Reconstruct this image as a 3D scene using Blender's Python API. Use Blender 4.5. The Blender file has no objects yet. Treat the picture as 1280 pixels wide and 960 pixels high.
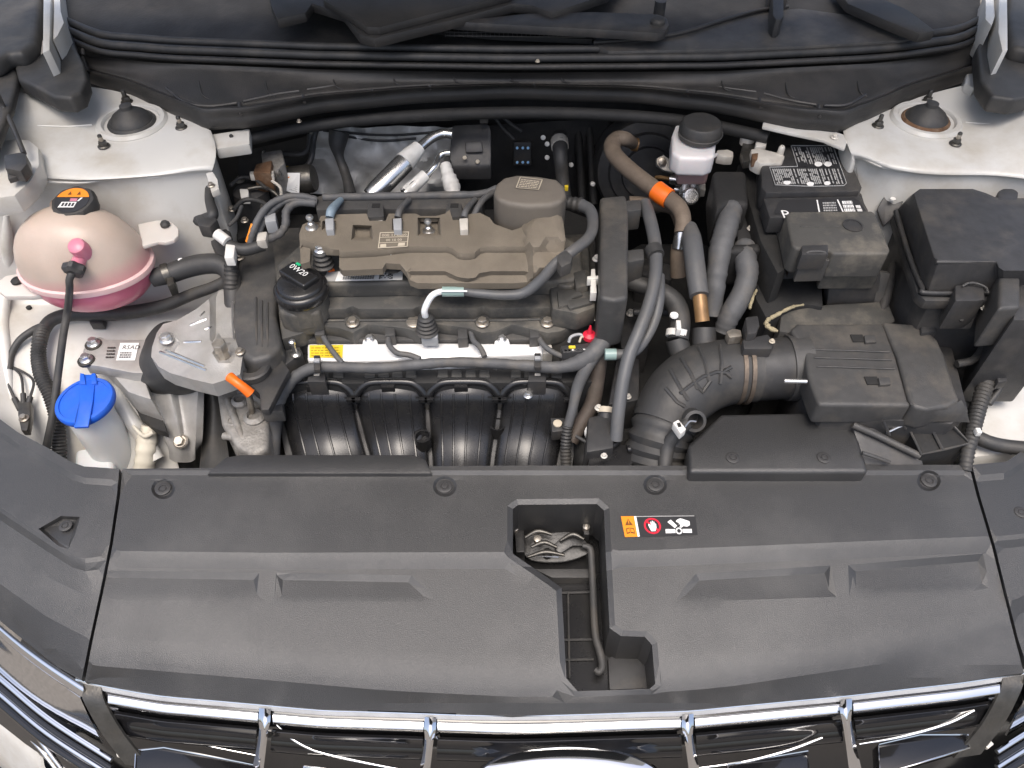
import bpy, bmesh, math, random
from mathutils import Vector, Matrix, Quaternion
from mathutils import geometry as GEO
random.seed(7)
R = math.radians
SC = bpy.context.scene
COL = SC.collection

# ------------------------------------------------------------------ camera
F, PITCH, CAM = 962.0, R(49), Vector((0, 0, 1.6))
cam = bpy.data.objects.new('camera', bpy.data.cameras.new('camera'))
COL.objects.link(cam); SC.camera = cam
cam.location = CAM; cam.rotation_euler = (R(90) - PITCH, 0, 0)
cam.data.sensor_width = 36.0; cam.data.lens = 36.0 * F / 1280
cam.data.clip_start = 0.02; cam.data.clip_end = 500
# ------------------------------------------------------------------ daylight
SUN_EL, SUN_AZ = 73, 190          # degrees; azimuth the light comes from, clockwise from +Y
world = bpy.data.worlds.new('World'); SC.world = world; world.use_nodes = True
nt = world.node_tree; nt.nodes.clear()
sky = nt.nodes.new('ShaderNodeTexSky'); sky.sky_type = 'NISHITA'; sky.sun_disc = False
sky.sun_elevation = R(SUN_EL); sky.sun_rotation = R(SUN_AZ)
sky.air_density = 1.0; sky.dust_density = 6.0; sky.ozone_density = 1.0; sky.altitude = 0
bg = nt.nodes.new('ShaderNodeBackground'); bg.inputs['Strength'].default_value = 0.15
wo = nt.nodes.new('ShaderNodeOutputWorld')
nt.links.new(sky.outputs[0], bg.inputs[0]); nt.links.new(bg.outputs[0], wo.inputs[0])
sl = bpy.data.lights.new('sun', 'SUN'); sl.energy = 1.1; sl.angle = R(38); sl.color = (1.0, 0.985, 0.95)
sun = bpy.data.objects.new('sun', sl); COL.objects.link(sun)
_d = Vector((math.sin(R(SUN_AZ)) * math.cos(R(SUN_EL)), math.cos(R(SUN_AZ)) * math.cos(R(SUN_EL)), math.sin(R(SUN_EL))))
sun.rotation_euler = _d.to_track_quat('Z', 'Y').to_euler(); sun.location = (0, -3, 6)
vs = SC.view_settings
vs.view_transform = 'Standard'; vs.look = 'None'; vs.gamma = 1.0; vs.use_curve_mapping = False
vs.exposure = 0.68

# ------------------------------------------------------------------ survey helpers: a sighting in the photo + a height (or distance) gives a point in the bay
_UP = Vector((0, math.sin(PITCH), math.cos(PITCH))); _FW = Vector((0, math.cos(PITCH), -math.sin(PITCH)))
def ray(px, py): return Vector((1, 0, 0)) * ((px - 640) / F) - _UP * ((py - 480) / F) + _FW
def Zp(px, py, z):
    d = ray(px, py); return CAM + d * ((z - CAM.z) / d.z)
def Yp(px, py, y):
    d = ray(px, py); return CAM + d * (y / d.y)
def P(p): return p if isinstance(p, Vector) else Zp(*p)
def mpp(p):                        # metres per photo pixel at a point
    return (P(p) - CAM).dot(_FW) / F
def lerp(tab, x):
    if x <= tab[0][0]: return tab[0][1]
    for (a, va), (b, vb) in zip(tab, tab[1:]):
        if x <= b: return va + (vb - va) * (x - a) / (b - a)
    return tab[-1][1]
def catmull(pts, k=6, closed=False):
    pts = [Vector(p) for p in pts]; n = len(pts); out = []
    if n < 3 and not closed:
        return [pts[0].lerp(pts[-1], i / k) for i in range(k + 1)]
    rng = n if closed else n - 1
    for i in range(rng):
        if closed: a, b, c, d = pts[i - 1], pts[i], pts[(i + 1) % n], pts[(i + 2) % n]
        else:
            b, c = pts[i], pts[i + 1]; a = pts[i - 1] if i else b * 2 - c; d = pts[i + 2] if i + 2 < n else c * 2 - b
        for j in range(k):
            t = j / k; t2 = t * t; t3 = t2 * t
            out.append(0.5 * ((2 * b) + (c - a) * t + (2 * a - 5 * b + 4 * c - d) * t2 + (3 * b - a - 3 * c + d) * t3))
    if not closed: out.append(pts[-1])
    return out

# ------------------------------------------------------------------ materials
MATS = {}
KEEP = ('cover_plastic', 'piano_black', 'windshield_glass', 'liner_felt', 'dark_print', 'manifold_plastic', 'blue_plastic', 'cowl_plastic', 'dark_steel', 'latch_steel')
def mat(name, col, rough=0.5, metal=0.0, var=0.25, vscale=40, bump=0.0, bscale=900, col2=None, patch=None, pscale=14, pamt=0.5,
        coat=0.0, sss=0.0, trans=0.0, spec=0.5, alpha=1.0, wrap=0.0, emit=0):
    if max(col) < 0.13 and name not in KEEP: col = tuple(c * 1.4 for c in col)
    m = bpy.data.materials.new(name); m.use_nodes = True; t = m.node_tree; N = t.nodes; L = t.links
    b = N['Principled BSDF']
    tc = N.new('ShaderNodeTexCoord'); ns = N.new('ShaderNodeTexNoise'); ns.inputs['Scale'].default_value = vscale; ns.inputs['Detail'].default_value = 5
    L.new(tc.outputs['Object'], ns.inputs['Vector'])
    mr = N.new('ShaderNodeMapRange'); mr.inputs[1].default_value = 0.3; mr.inputs[2].default_value = 0.7
    L.new(ns.outputs['Fac'], mr.inputs[0])
    mx = N.new('ShaderNodeMix'); mx.data_type = 'RGBA'
    c2 = col2 or tuple(c * (1 - var) for c in col)
    mx.inputs[6].default_value = (*col, 1); mx.inputs[7].default_value = (*c2, 1)
    L.new(mr.outputs[0], mx.inputs[0]); out = mx.outputs[2]
    if patch:                      # dust / dirt / wear blotches with their own shape
        n2 = N.new('ShaderNodeTexNoise'); n2.inputs['Scale'].default_value = pscale; n2.inputs['Detail'].default_value = 7; n2.inputs['Roughness'].default_value = 0.65
        L.new(tc.outputs['Object'], n2.inputs['Vector'])
        m2 = N.new('ShaderNodeMapRange'); m2.inputs[1].default_value = 0.48; m2.inputs[2].default_value = 0.75; m2.inputs[4].default_value = pamt
        L.new(n2.outputs['Fac'], m2.inputs[0])
        x2 = N.new('ShaderNodeMix'); x2.data_type = 'RGBA'; x2.inputs[7].default_value = (*patch, 1)
        L.new(m2.outputs[0], x2.inputs[0]); L.new(out, x2.inputs[6]); out = x2.outputs[2]
    L.new(out, b.inputs['Base Color'])
    rr = N.new('ShaderNodeMapRange'); rr.inputs[3].default_value = max(0.02, rough * 0.85); rr.inputs[4].default_value = min(1, rough * 1.18)
    L.new(ns.outputs['Fac'], rr.inputs[0]); L.new(rr.outputs[0], b.inputs['Roughness'])
    b.inputs['Metallic'].default_value = metal
    b.inputs['Coat Weight'].default_value = coat; b.inputs['Coat Roughness'].default_value = 0.1
    b.inputs['Specular IOR Level'].default_value = spec
    if sss: b.inputs['Subsurface Weight'].default_value = sss; b.inputs['Subsurface Radius'].default_value = (0.02, 0.012, 0.01); b.inputs['Subsurface Scale'].default_value = 1.0
    if trans: b.inputs['Transmission Weight'].default_value = trans
    if bump or wrap:
        nb = N.new('ShaderNodeTexNoise'); nb.inputs['Scale'].default_value = bscale; nb.inputs['Detail'].default_value = 3
        L.new(tc.outputs['Object'], nb.inputs['Vector'])
        bp = N.new('ShaderNodeBump'); bp.inputs['Strength'].default_value = bump or 0.1; bp.inputs['Distance'].default_value = 0.002
        L.new(nb.outputs['Fac'], bp.inputs['Height']); last = bp
        if wrap:
            wv = N.new('ShaderNodeTexWave'); wv.inputs['Scale'].default_value = 22; wv.inputs['Distortion'].default_value = 3; wv.bands_direction = 'DIAGONAL'; wv.wave_profile = 'SAW'
            L.new(tc.outputs['Object'], wv.inputs['Vector'])
            b2 = N.new('ShaderNodeBump'); b2.inputs['Strength'].default_value = wrap; b2.inputs['Distance'].default_value = 0.003
            L.new(wv.outputs['Fac'], b2.inputs['Height']); L.new(bp.outputs[0], b2.inputs['Normal']); last = b2
        L.new(last.outputs[0], b.inputs['Normal'])
    MATS[name] = m; return m
dust = (0.22, 0.19, 0.15)
mat('white_paint', (0.60, 0.592, 0.56), 0.34, var=0.08, vscale=9, coat=0.2, patch=(0.38, 0.335, 0.26), pscale=10, pamt=0.7, bump=0.04, bscale=120)
mat('cover_plastic', (0.034, 0.034, 0.0345), 0.40, var=0.45, vscale=1300, bump=0.32, bscale=1300, patch=(0.080, 0.078, 0.075), pscale=6, pamt=0.55, spec=0.85)
mat('black_plastic', (0.030, 0.030, 0.031), 0.45, var=0.3, vscale=60, bump=0.18, bscale=900, patch=dust, pscale=22, pamt=0.22)
mat('grey_plastic', (0.045, 0.0445, 0.044), 0.5, var=0.25, vscale=60, bump=0.25, bscale=900, patch=dust, pscale=18, pamt=0.35)
mat('dusty_plastic', (0.050, 0.049, 0.046), 0.62, var=0.3, vscale=25, bump=0.25, bscale=700, patch=(0.27, 0.24, 0.19), pscale=16, pamt=0.6)
mat('cowl_plastic', (0.030, 0.029, 0.028), 0.5, var=0.25, vscale=30, bump=0.3, bscale=800, patch=(0.09, 0.08, 0.07), pscale=8, pamt=0.5)
mat('manifold_plastic', (0.017, 0.017, 0.018), 0.27, var=0.3, vscale=30, bump=0.05, bscale=500, patch=(0.08, 0.075, 0.065), pscale=25, pamt=0.2, spec=0.6)
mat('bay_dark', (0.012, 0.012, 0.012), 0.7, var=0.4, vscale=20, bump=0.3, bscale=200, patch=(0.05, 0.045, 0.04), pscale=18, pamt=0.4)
mat('rubber', (0.030, 0.030, 0.030), 0.55, var=0.3, vscale=30, bump=0.12, bscale=500, patch=(0.13, 0.115, 0.095), pscale=20, pamt=0.4)
mat('grey_hose', (0.070, 0.072, 0.075), 0.48, var=0.2, vscale=30, bump=0.1, bscale=500, patch=dust, pscale=18, pamt=0.3)
mat('brown_hose', (0.15, 0.115, 0.085), 0.75, var=0.35, vscale=40, bump=0.2, bscale=400, patch=(0.26, 0.21, 0.16), pscale=25, pamt=0.5)
mat('dark_brown_hose', (0.055, 0.043, 0.035), 0.65, var=0.3, vscale=40, bump=0.2, bscale=400, patch=dust, pscale=25, pamt=0.35)
mat('tape', (0.070, 0.071, 0.073), 0.62, var=0.3, vscale=35, bump=0.2, bscale=300, patch=dust, pscale=30, pamt=0.4, wrap=0.5)
mat('foam_wrap', (0.032, 0.032, 0.033), 0.7, var=0.3, vscale=35, bump=0.4, bscale=160, patch=dust, pscale=30, pamt=0.3)
mat('pad_brown', (0.150, 0.128, 0.098), 0.82, var=0.15, vscale=25, bump=0.3, bscale=700, patch=(0.24, 0.205, 0.16), pscale=9, pamt=0.55)
mat('pad_dark', (0.105, 0.093, 0.078), 0.6, var=0.15, vscale=25, bump=0.15, bscale=700, patch=(0.20, 0.175, 0.14), pscale=9, pamt=0.5)
mat('rough_cast', (0.34, 0.325, 0.30), 0.55, 0.3, var=0.4, vscale=60, bump=0.6, bscale=300, patch=(0.20, 0.17, 0.14), pscale=30, pamt=0.6)
mat('latch_steel', (0.026, 0.0255, 0.025), 0.36, 0.0, var=0.4, vscale=60, bump=0.15, bscale=300)
mat('cast_aluminium', (0.46, 0.45, 0.43), 0.42, 0.35, var=0.22, vscale=45, bump=0.25, bscale=420, patch=(0.36, 0.32, 0.27), pscale=20, pamt=0.4)
mat('bright_aluminium', (0.80, 0.80, 0.79), 0.24, 0.95, var=0.12, vscale=40, bump=0.05, bscale=300, patch=(0.42, 0.38, 0.32), pscale=30, pamt=0.35)
mat('rail_metal', (0.88, 0.88, 0.87), 0.40, 0.2, var=0.06, vscale=25, bump=0.05, bscale=300)
mat('zinc_bolt', (0.50, 0.46, 0.40), 0.42, 0.8, var=0.35, vscale=120, bump=0.1, bscale=400, patch=(0.30, 0.22, 0.15), pscale=90, pamt=0.5)
mat('clean_zinc', (0.68, 0.68, 0.67), 0.3, 0.9, var=0.2, vscale=120)
mat('dark_steel', (0.12, 0.115, 0.105), 0.38, 0.75, var=0.4, vscale=60, bump=0.15, bscale=300, patch=(0.20, 0.18, 0.15), pscale=40, pamt=0.4)
mat('clamp_steel', (0.17, 0.135, 0.105), 0.5, 0.5, var=0.4, vscale=80, bump=0.2, bscale=300)
mat('rusty_steel', (0.20, 0.11, 0.06), 0.75, 0.3, var=0.5, vscale=90, bump=0.3, bscale=300, patch=(0.35, 0.26, 0.18), pscale=60, pamt=0.6)
mat('bracket_white', (0.66, 0.63, 0.57), 0.45, 0.15, var=0.2, vscale=50, patch=(0.33, 0.27, 0.2), pscale=35, pamt=0.5)
mat('heat_foil', (0.80, 0.79, 0.75), 0.42, 0.05, var=0.3, vscale=30, bump=0.9, bscale=70, patch=(0.40, 0.38, 0.34), pscale=16, pamt=0.5)
mat('chrome', (0.92, 0.92, 0.92), 0.05, 1.0, var=0.02, vscale=30)
mat('piano_black', (0.008, 0.008, 0.009), 0.07, var=0.1, vscale=30, coat=0.6, patch=(0.04, 0.038, 0.035), pscale=30, pamt=0.15)
mat('tank_top', (0.53, 0.43, 0.36), 0.34, var=0.12, vscale=18, sss=0.25, bump=0.1, bscale=500, patch=(0.40, 0.335, 0.275), pscale=13, pamt=0.5)
def tank_fluid(m):                  # pink coolant seen through the lower wall of the dome
    t = m.node_tree; N = t.nodes; L = t.links; b = N['Principled BSDF']; src = b.inputs['Base Color'].links[0].from_socket
    tc = N.new('ShaderNodeTexCoord'); sx = N.new('ShaderNodeSeparateXYZ'); L.new(tc.outputs['Object'], sx.inputs[0])
    ad = N.new('ShaderNodeMath'); ad.operation = 'MULTIPLY_ADD'; ad.inputs[1].default_value = -0.10; L.new(sx.outputs['X'], ad.inputs[0]); L.new(sx.outputs['Z'], ad.inputs[2])
    mr = N.new('ShaderNodeMapRange'); mr.inputs[1].default_value = -0.018; mr.inputs[2].default_value = -0.046; mr.inputs[4].default_value = 0.7; L.new(ad.outputs[0], mr.inputs[0])
    mx = N.new('ShaderNodeMix'); mx.data_type = 'RGBA'; mx.inputs[7].default_value = (0.66, 0.24, 0.27, 1); L.new(mr.outputs[0], mx.inputs[0]); L.new(src, mx.inputs[6]); L.new(mx.outputs[2], b.inputs['Base Color'])
tank_fluid(MATS['tank_top'])
mat('tank_pink', (0.72, 0.19, 0.27), 0.3, var=0.18, vscale=16, sss=0.25, bump=0.08, bscale=400)
mat('tank_rim', (0.76, 0.50, 0.48), 0.35, var=0.1, vscale=20, sss=0.2)
mat('nipple_pink', (0.62, 0.22, 0.30), 0.3, var=0.1, vscale=20, sss=0.3)
mat('tab_plastic', (0.60, 0.56, 0.52), 0.4, var=0.1, vscale=20, sss=0.2)
mat('milky_plastic', (0.78, 0.79, 0.79), 0.38, var=0.06, vscale=18, sss=0.3, bump=0.05, bscale=400)
mat('reservoir_milk', (0.74, 0.71, 0.70), 0.3, var=0.08, vscale=30, sss=0.25)
mat('reservoir_fluid', (0.50, 0.34, 0.33), 0.35, var=0.1, vscale=30, sss=0.2)
mat('blue_plastic', (0.016, 0.12, 0.66), 0.40, var=0.2, vscale=30, patch=(0.10, 0.17, 0.42), pscale=25, pamt=0.35, bump=0.06, bscale=600)
mat('orange_plastic', (0.86, 0.16, 0.012), 0.38, var=0.12, vscale=40)
mat('orange_print', (0.85, 0.27, 0.015), 0.45, var=0.06)
mat('white_print', (0.80, 0.80, 0.78), 0.5, var=0.05)
mat('grey_print', (0.40, 0.40, 0.39), 0.5, var=0.1)
mat('cream_print', (0.52, 0.46, 0.36), 0.6, var=0.1)
mat('yellow_print', (0.85, 0.62, 0.04), 0.45, var=0.1)
mat('yellow_ink', (0.42, 0.28, 0.02), 0.5, var=0.1)
mat('dark_print', (0.030, 0.030, 0.032), 0.4, var=0.1)
mat('brown_ink', (0.12, 0.04, 0.006), 0.5, var=0.1)
mat('red_print', (0.66, 0.02, 0.045), 0.4, var=0.1)
mat('red_plastic', (0.72, 0.02, 0.05), 0.4, var=0.1)
mat('green_plastic', (0.02, 0.45, 0.2), 0.4, var=0.1)
mat('white_plastic', (0.74, 0.73, 0.69), 0.45, var=0.1, vscale=60)
mat('amber_pipe', (0.34, 0.20, 0.09), 0.35, 0.4, var=0.4, vscale=60)
mat('teal_clip', (0.36, 0.50, 0.47), 0.3, var=0.1, trans=0.3)
mat('blue_grey_plastic', (0.22, 0.29, 0.35), 0.5, var=0.2)
mat('grey_connector', (0.36, 0.37, 0.38), 0.5, var=0.2)
mat('sealant', (0.66, 0.62, 0.52), 0.7, var=0.15, vscale=40, bump=0.2, bscale=120)
mat('fleece_cream', (0.40, 0.345, 0.22), 0.95, var=0.3, vscale=200, bump=0.8, bscale=400)
mat('blue_led', (0.20, 0.50, 0.85), 0.3, var=0.1)
mat('asphalt', (0.17, 0.155, 0.135), 0.9, var=0.35, vscale=60, bump=0.4, bscale=150)
mat('windshield_glass', (0.02, 0.024, 0.025), 0.04, var=0.05, spec=0.6)
mat('liner_felt', (0.02, 0.02, 0.02), 0.95, var=0.3, vscale=20, bump=0.3, bscale=200)

# ------------------------------------------------------------------ object helpers
def wloc(o):
    v = Vector((0, 0, 0))
    while o is not None: v = v + o.location; o = o.parent
    return v
def tag(o, label, cat, group=None, kind=None):
    if label: o['label'] = label
    if cat: o['category'] = cat
    if group: o['group'] = group
    if kind: o['kind'] = kind
    return o
THINGS = []
def thing(name, label, cat, group=None):
    o = bpy.data.objects.new(name, None); COL.objects.link(o); o.empty_display_size = 0.02
    THINGS.append(o); return tag(o, label, cat, group)
def finish_things():               # move every Empty to the base of its own parts
    for t in THINGS:
        ch = [c for c in COL.objects if c.parent == t]
        pts = [c.location + Vector(co) for c in ch if c.type == 'MESH' for co in c.bound_box]
        if not pts: continue
        b = Vector(((min(p.x for p in pts) + max(p.x for p in pts)) / 2, (min(p.y for p in pts) + max(p.y for p in pts)) / 2, min(p.z for p in pts)))
        t.location = b
        for c in ch: c.location = c.location - b
def link(name, me, parent=None, loc=None):
    o = bpy.data.objects.new(name, me); COL.objects.link(o)
    if parent is not None: o.parent = parent
    o.location = (loc or Vector((0, 0, 0))) - wloc(parent)
    return o
def from_bm(name, bm, m, parent=None, smooth=38, mats=None):
    bmesh.ops.recalc_face_normals(bm, faces=bm.faces)
    c = Vector((0, 0, 0))
    if bm.verts:
        lo = [min(v.co[i] for v in bm.verts) for i in range(3)]; hi = [max(v.co[i] for v in bm.verts) for i in range(3)]
        c = Vector([(a + b) / 2 for a, b in zip(lo, hi)])
    for v in bm.verts: v.co -= c
    me = bpy.data.meshes.new(name); bm.to_mesh(me); bm.free()
    for k in (mats or [m]): me.materials.append(MATS[k])
    if smooth:
        for p in me.polygons: p.use_smooth = True
        me.set_sharp_from_angle(angle=R(smooth))
    return link(name, me, parent, c)
def bevel_bm(bm, w, seg=2, ang=28):
    if w <= 0: return
    bmesh.ops.recalc_face_normals(bm, faces=bm.faces)
    es = [e for e in bm.edges if len(e.link_faces) == 2 and e.calc_face_angle(0) > R(ang)]
    if es: bmesh.ops.bevel(bm, geom=es, offset=w, segments=seg, profile=0.6, affect='EDGES', clamp_overlap=True)
def add_poly(bm, top, bot):
    a = [bm.verts.new(p) for p in top]; b = [bm.verts.new(p) for p in bot]; n = len(a)
    bm.faces.new(a); bm.faces.new(b[::-1])
    for i in range(n): bm.faces.new((a[i], b[i], b[(i + 1) % n], a[(i + 1) % n]))
def prism(name, outline, ztop, zbot, m, parent=None, bev=0.003, taper=1.0, seg=2, rnd=0):
    """photo outline laid at height ztop (or a height per corner), walls dropped to zbot"""
    top = [P((p[0], p[1], p[2] if len(p) > 2 else ztop)) if not isinstance(p, Vector) else p for p in outline]
    if rnd: top = catmull(top, rnd, True)
    c = sum(top, Vector()) / len(top)
    bot = [Vector((c.x + (p.x - c.x) * taper, c.y + (p.y - c.y) * taper, zbot)) for p in top]
    bm = bmesh.new(); add_poly(bm, top, bot); bevel_bm(bm, bev, seg)
    return from_bm(name, bm, m, parent)
def plate(name, outline, th, m, parent=None, bev=0.001, ztop=None, rnd=0):
    """polygon in any plane, thickened along its own normal"""
    pts = [P(p if (isinstance(p, Vector) or len(p) > 2) else (*p, ztop)) for p in outline]
    if rnd: pts = catmull(pts, rnd, True)
    n = Vector((0, 0, 0))
    for i in range(len(pts)): n += pts[i].cross(pts[(i + 1) % len(pts)])
    n.normalize()
    if n.dot(CAM - pts[0]) < 0: n = -n
    bm = bmesh.new(); add_poly(bm, pts, [p - n * th for p in pts]); bevel_bm(bm, bev, 2)
    return from_bm(name, bm, m, parent)
def add_tube(bm, pts, r, n=10, cap=True):
    rs = r if isinstance(r, list) else [r] * len(pts)
    T = [(pts[min(i + 1, len(pts) - 1)] - pts[max(i - 1, 0)]).normalized() for i in range(len(pts))]
    u = T[0].orthogonal().normalized(); rings = []
    for i, p in enumerate(pts):
        if i:
            q = T[i - 1].rotation_difference(T[i]); u = (q @ u); u = (u - T[i] * u.dot(T[i])).normalized()
        w = T[i].cross(u)
        rings.append([bm.verts.new(p + (u * math.cos(2 * math.pi * k / n) + w * math.sin(2 * math.pi * k / n)) * rs[i]) for k in range(n)])
    for a, b in zip(rings, rings[1:]):
        for k in range(n): bm.faces.new((a[k], a[(k + 1) % n], b[(k + 1) % n], b[k]))
    if cap: bm.faces.new(rings[0][::-1]); bm.faces.new(rings[-1])
def resample(pts, step):
    out = [pts[0]]; acc = 0
    for a, b in zip(pts, pts[1:]):
        L = (b - a).length; d = step - acc
        while d <= L: out.append(a.lerp(b, d / L)); d += step
        acc = (acc + L) % step if d > L else acc
        acc = L - (d - step)
    return out
def tube(name, pts, rpx, m, parent=None, n=12, k=7, corr=0, pitch=0.006, straight=False, wob=0.0):
    """hose through sighted points; rpx = radius in photo pixels (one value or one per point)"""
    w = [P(p) for p in pts]
    rr = [(rpx[i] if isinstance(rpx, (list, tuple)) else rpx) * mpp(w[i]) for i in range(len(w))]
    c = w if straight else catmull(w, k)
    r = rr if straight else [x.x for x in catmull([Vector((q, 0, 0)) for q in rr], k)]
    if len(w) == 2 and not straight: r = [rr[0] + (rr[1] - rr[0]) * i / k for i in range(k + 1)]
    if corr:
        tot = [0]
        for a, b in zip(c, c[1:]): tot.append(tot[-1] + (b - a).length)
        N = max(8, int(tot[-1] / pitch * 4)); cc, r2 = [], []
        for i in range(N + 1):
            s = tot[-1] * i / N; j = max(0, min(len(tot) - 2, next((q for q in range(len(tot) - 1) if tot[q + 1] >= s), len(tot) - 2)))
            f = (s - tot[j]) / max(1e-9, tot[j + 1] - tot[j]); cc.append(c[j].lerp(c[j + 1], f))
            r2.append((r[j] + (r[j + 1] - r[j]) * f) * (1 + corr * (0, 1, 0.0, -1)[i % 4]))
        c, r = cc, r2
    if wob: r = [q * (1 + random.uniform(-wob, wob)) for q in r]
    bm = bmesh.new(); add_tube(bm, c, r, n)
    return from_bm(name, bm, m, parent, 50)
def add_lathe(bm, org, prof, axis=(0, 0, 1), n=28, sx=1.0, sy=1.0, cap=True, lobes=0, lob=0.0, ref=None):
    ax = Vector(axis).normalized()
    u = Vector(ref) if ref else (Vector((1, 0, 0)) if abs(ax.x) < 0.9 else Vector((0, 1, 0)))
    u = (u - ax * u.dot(ax)).normalized(); w = ax.cross(u); rings = []
    for (r, h) in prof:
        ring = []
        for k in range(n):
            a = 2 * math.pi * k / n; q = r * (1 + lob * (1 if math.cos(lobes * a) > 0 else -1)) if lobes else r
            ring.append(bm.verts.new(org + ax * h + u * math.cos(a) * q * sx + w * math.sin(a) * q * sy))
        rings.append(ring)
    for a, b in zip(rings, rings[1:]):
        for k in range(n): bm.faces.new((a[k], a[(k + 1) % n], b[(k + 1) % n], b[k]))
    if cap: bm.faces.new(rings[0][::-1]); bm.faces.new(rings[-1])
def lathe(name, org, prof, m, parent=None, axis=(0, 0, 1), n=28, smooth=38, **kw):
    bm = bmesh.new(); add_lathe(bm, P(org), prof, axis, n, **kw); return from_bm(name, bm, m, parent, smooth)
def add_box(bm, c, s, rz=0.0, M=None):
    vs = []
    M = M or Matrix.Rotation(rz, 3, 'Z')
    for x in (-1, 1):
        for y in (-1, 1):
            for z in (-1, 1): vs.append(bm.verts.new(Vector(c) + M @ Vector((x * s[0] / 2, y * s[1] / 2, z * s[2] / 2))))
    for f in ((0, 1, 3, 2), (4, 6, 7, 5), (0, 4, 5, 1), (2, 3, 7, 6), (0, 2, 6, 4), (1, 5, 7, 3)): bm.faces.new([vs[i] for i in f])
def box(name, c, s, m, parent=None, rz=0.0, bev=0.001, M=None):
    bm = bmesh.new(); add_box(bm, P(c), s, R(rz), M); bevel_bm(bm, bev); return from_bm(name, bm, m, parent)
def grid(name, rows, m, parent=None, k=5, thick=0.0, smooth=60):
    rows = [[P(p) for p in r] for r in rows]
    rows = [catmull(r, k) for r in rows]
    cols = [catmull([r[i] for r in rows], k) for i in range(len(rows[0]))]
    bm = bmesh.new(); V = [[bm.verts.new(p) for p in c] for c in cols]
    for i in range(len(V) - 1):
        for j in range(len(V[0]) - 1): bm.faces.new((V[i][j], V[i + 1][j], V[i + 1][j + 1], V[i][j + 1]))
    if thick: bmesh.ops.recalc_face_normals(bm, faces=bm.faces); bmesh.ops.solidify(bm, geom=bm.faces[:], thickness=thick)
    return from_bm(name, bm, m, parent, smooth)
def inside(p, poly):
    x, y = p; c = False; n = len(poly)
    for i in range(n):
        (x1, y1), (x2, y2) = poly[i], poly[(i + 1) % n]
        if (y1 > y) != (y2 > y) and x < (x2 - x1) * (y - y1) / (y2 - y1) + x1: c = not c
    return c
def relief(name, outline, zf, m, parent=None, holes=(), lines=(), step=24, skirt=0.02, hole_skirt=0.03, smooth=24):
    """moulded sheet: plan outline with holes and crease lines, heights from zf, edges turned down"""
    vs, es, fs = [], [], []
    def loop(pl, closed=True):
        i0 = len(vs); seq = []
        n = len(pl)
        for i in range(n if closed else n - 1):
            a, b = Vector(pl[i]), Vector(pl[(i + 1) % n]); q = max(1, int((b - a).length / step))
            for j in range(q): seq.append(a.lerp(b, j / q))
        if not closed: seq.append(Vector(pl[-1]))
        vs.extend(seq)
        for i in range(len(seq) - 1): es.append((i0 + i, i0 + i + 1))
        if closed: es.append((i0 + len(seq) - 1, i0))
    loop(outline)
    for h in holes: loop(h)
    for l in lines: loop(l, l[0] == l[-1] and False)
    xs = [p[0] for p in outline]; ys = [p[1] for p in outline]
    y = min(ys) + step / 2; row = 0
    while y < max(ys):
        x = min(xs) + (step / 2 if row % 2 else step)
        while x < max(xs):
            if inside((x, y), outline) and not any(inside((x, y), h) for h in holes): vs.append(Vector((x, y)))
            x += step
        y += step * 0.8; row += 1
    V, E, Fc, *_ = GEO.delaunay_2d_cdt([Vector((p[0], p[1])) for p in vs], es, [], 0, 1e-4)
    bm = bmesh.new(); B = [bm.verts.new(Zp(p.x, p.y, zf(p.x, p.y))) for p in V]
    for f in Fc:
        c = sum((V[i] for i in f), Vector((0, 0))) / len(f)
        if inside(c, outline) and not any(inside(c, h) for h in holes):
            try: bm.faces.new([B[i] for i in f])
            except ValueError: pass
    for v in [v for v in bm.verts if not v.link_faces]: bm.verts.remove(v)
    bmesh.ops.recalc_face_normals(bm, faces=bm.faces)
    if sum(f.normal.z for f in bm.faces) < 0: bmesh.ops.reverse_faces(bm, faces=bm.faces[:])
    be = [e for e in bm.edges if len(e.link_faces) == 1]
    ids = {id(e): e for e in be}
    new = {}
    def low(v):
        if v not in new:
            px, py = 0, 0
            d = v.co - CAM; q = Vector((d.x, d.dot(_UP), d.dot(_FW))); px = 640 + F * q.x / q.z; py = 480 - F * q.y / q.z
            h = any(inside((px + dx, py + dy), hh) for hh in holes for dx in (-1.5, 0, 1.5) for dy in (-1.5, 0, 1.5))
            new[v] = bm.verts.new(v.co - Vector((0, 0, hole_skirt if h else skirt)))
        return new[v]
    for e in be:
        a, b = e.verts; bm.faces.new((a, b, low(b), low(a)))
    o = from_bm_keep(name, bm, m, parent, smooth); return o
def from_bm_keep(name, bm, m, parent, smooth): return from_bm(name, bm, m, parent, smooth)
def inpoly_depth(px, py, poly): return inside((px, py), poly)
from mathutils.bvhtree import BVHTree
_BV = {}
def on(o, px, py, lift=0.0):
    '''the point of a built surface met by a sighting'''
    if o.name not in _BV:
        w = wloc(o); _BV[o.name] = BVHTree.FromPolygons([v.co + w for v in o.data.vertices], [tuple(f.vertices) for f in o.data.polygons])
    d = ray(px, py).normalized(); h, n, i, q = _BV[o.name].ray_cast(CAM, d)
    if h is None: return None
    if n.dot(d) > 0: n = -n
    return h + n * lift
def rib_on(name, o, pts, rpx, m, parent, k=5, lift=0.0, n=6):
    pp = []
    for (a, b) in zip(pts, pts[1:]):
        for j in range(k): pp.append((a[0] + (b[0] - a[0]) * j / k, a[1] + (b[1] - a[1]) * j / k))
    pp.append(pts[-1]); w = [q for q in (on(o, x, y, lift) for x, y in pp) if q is not None]
    if len(w) < 2: return None
    bm = bmesh.new(); add_tube(bm, w, rpx * mpp(w[0]), n); return from_bm(name, bm, m, parent, 50)
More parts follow.
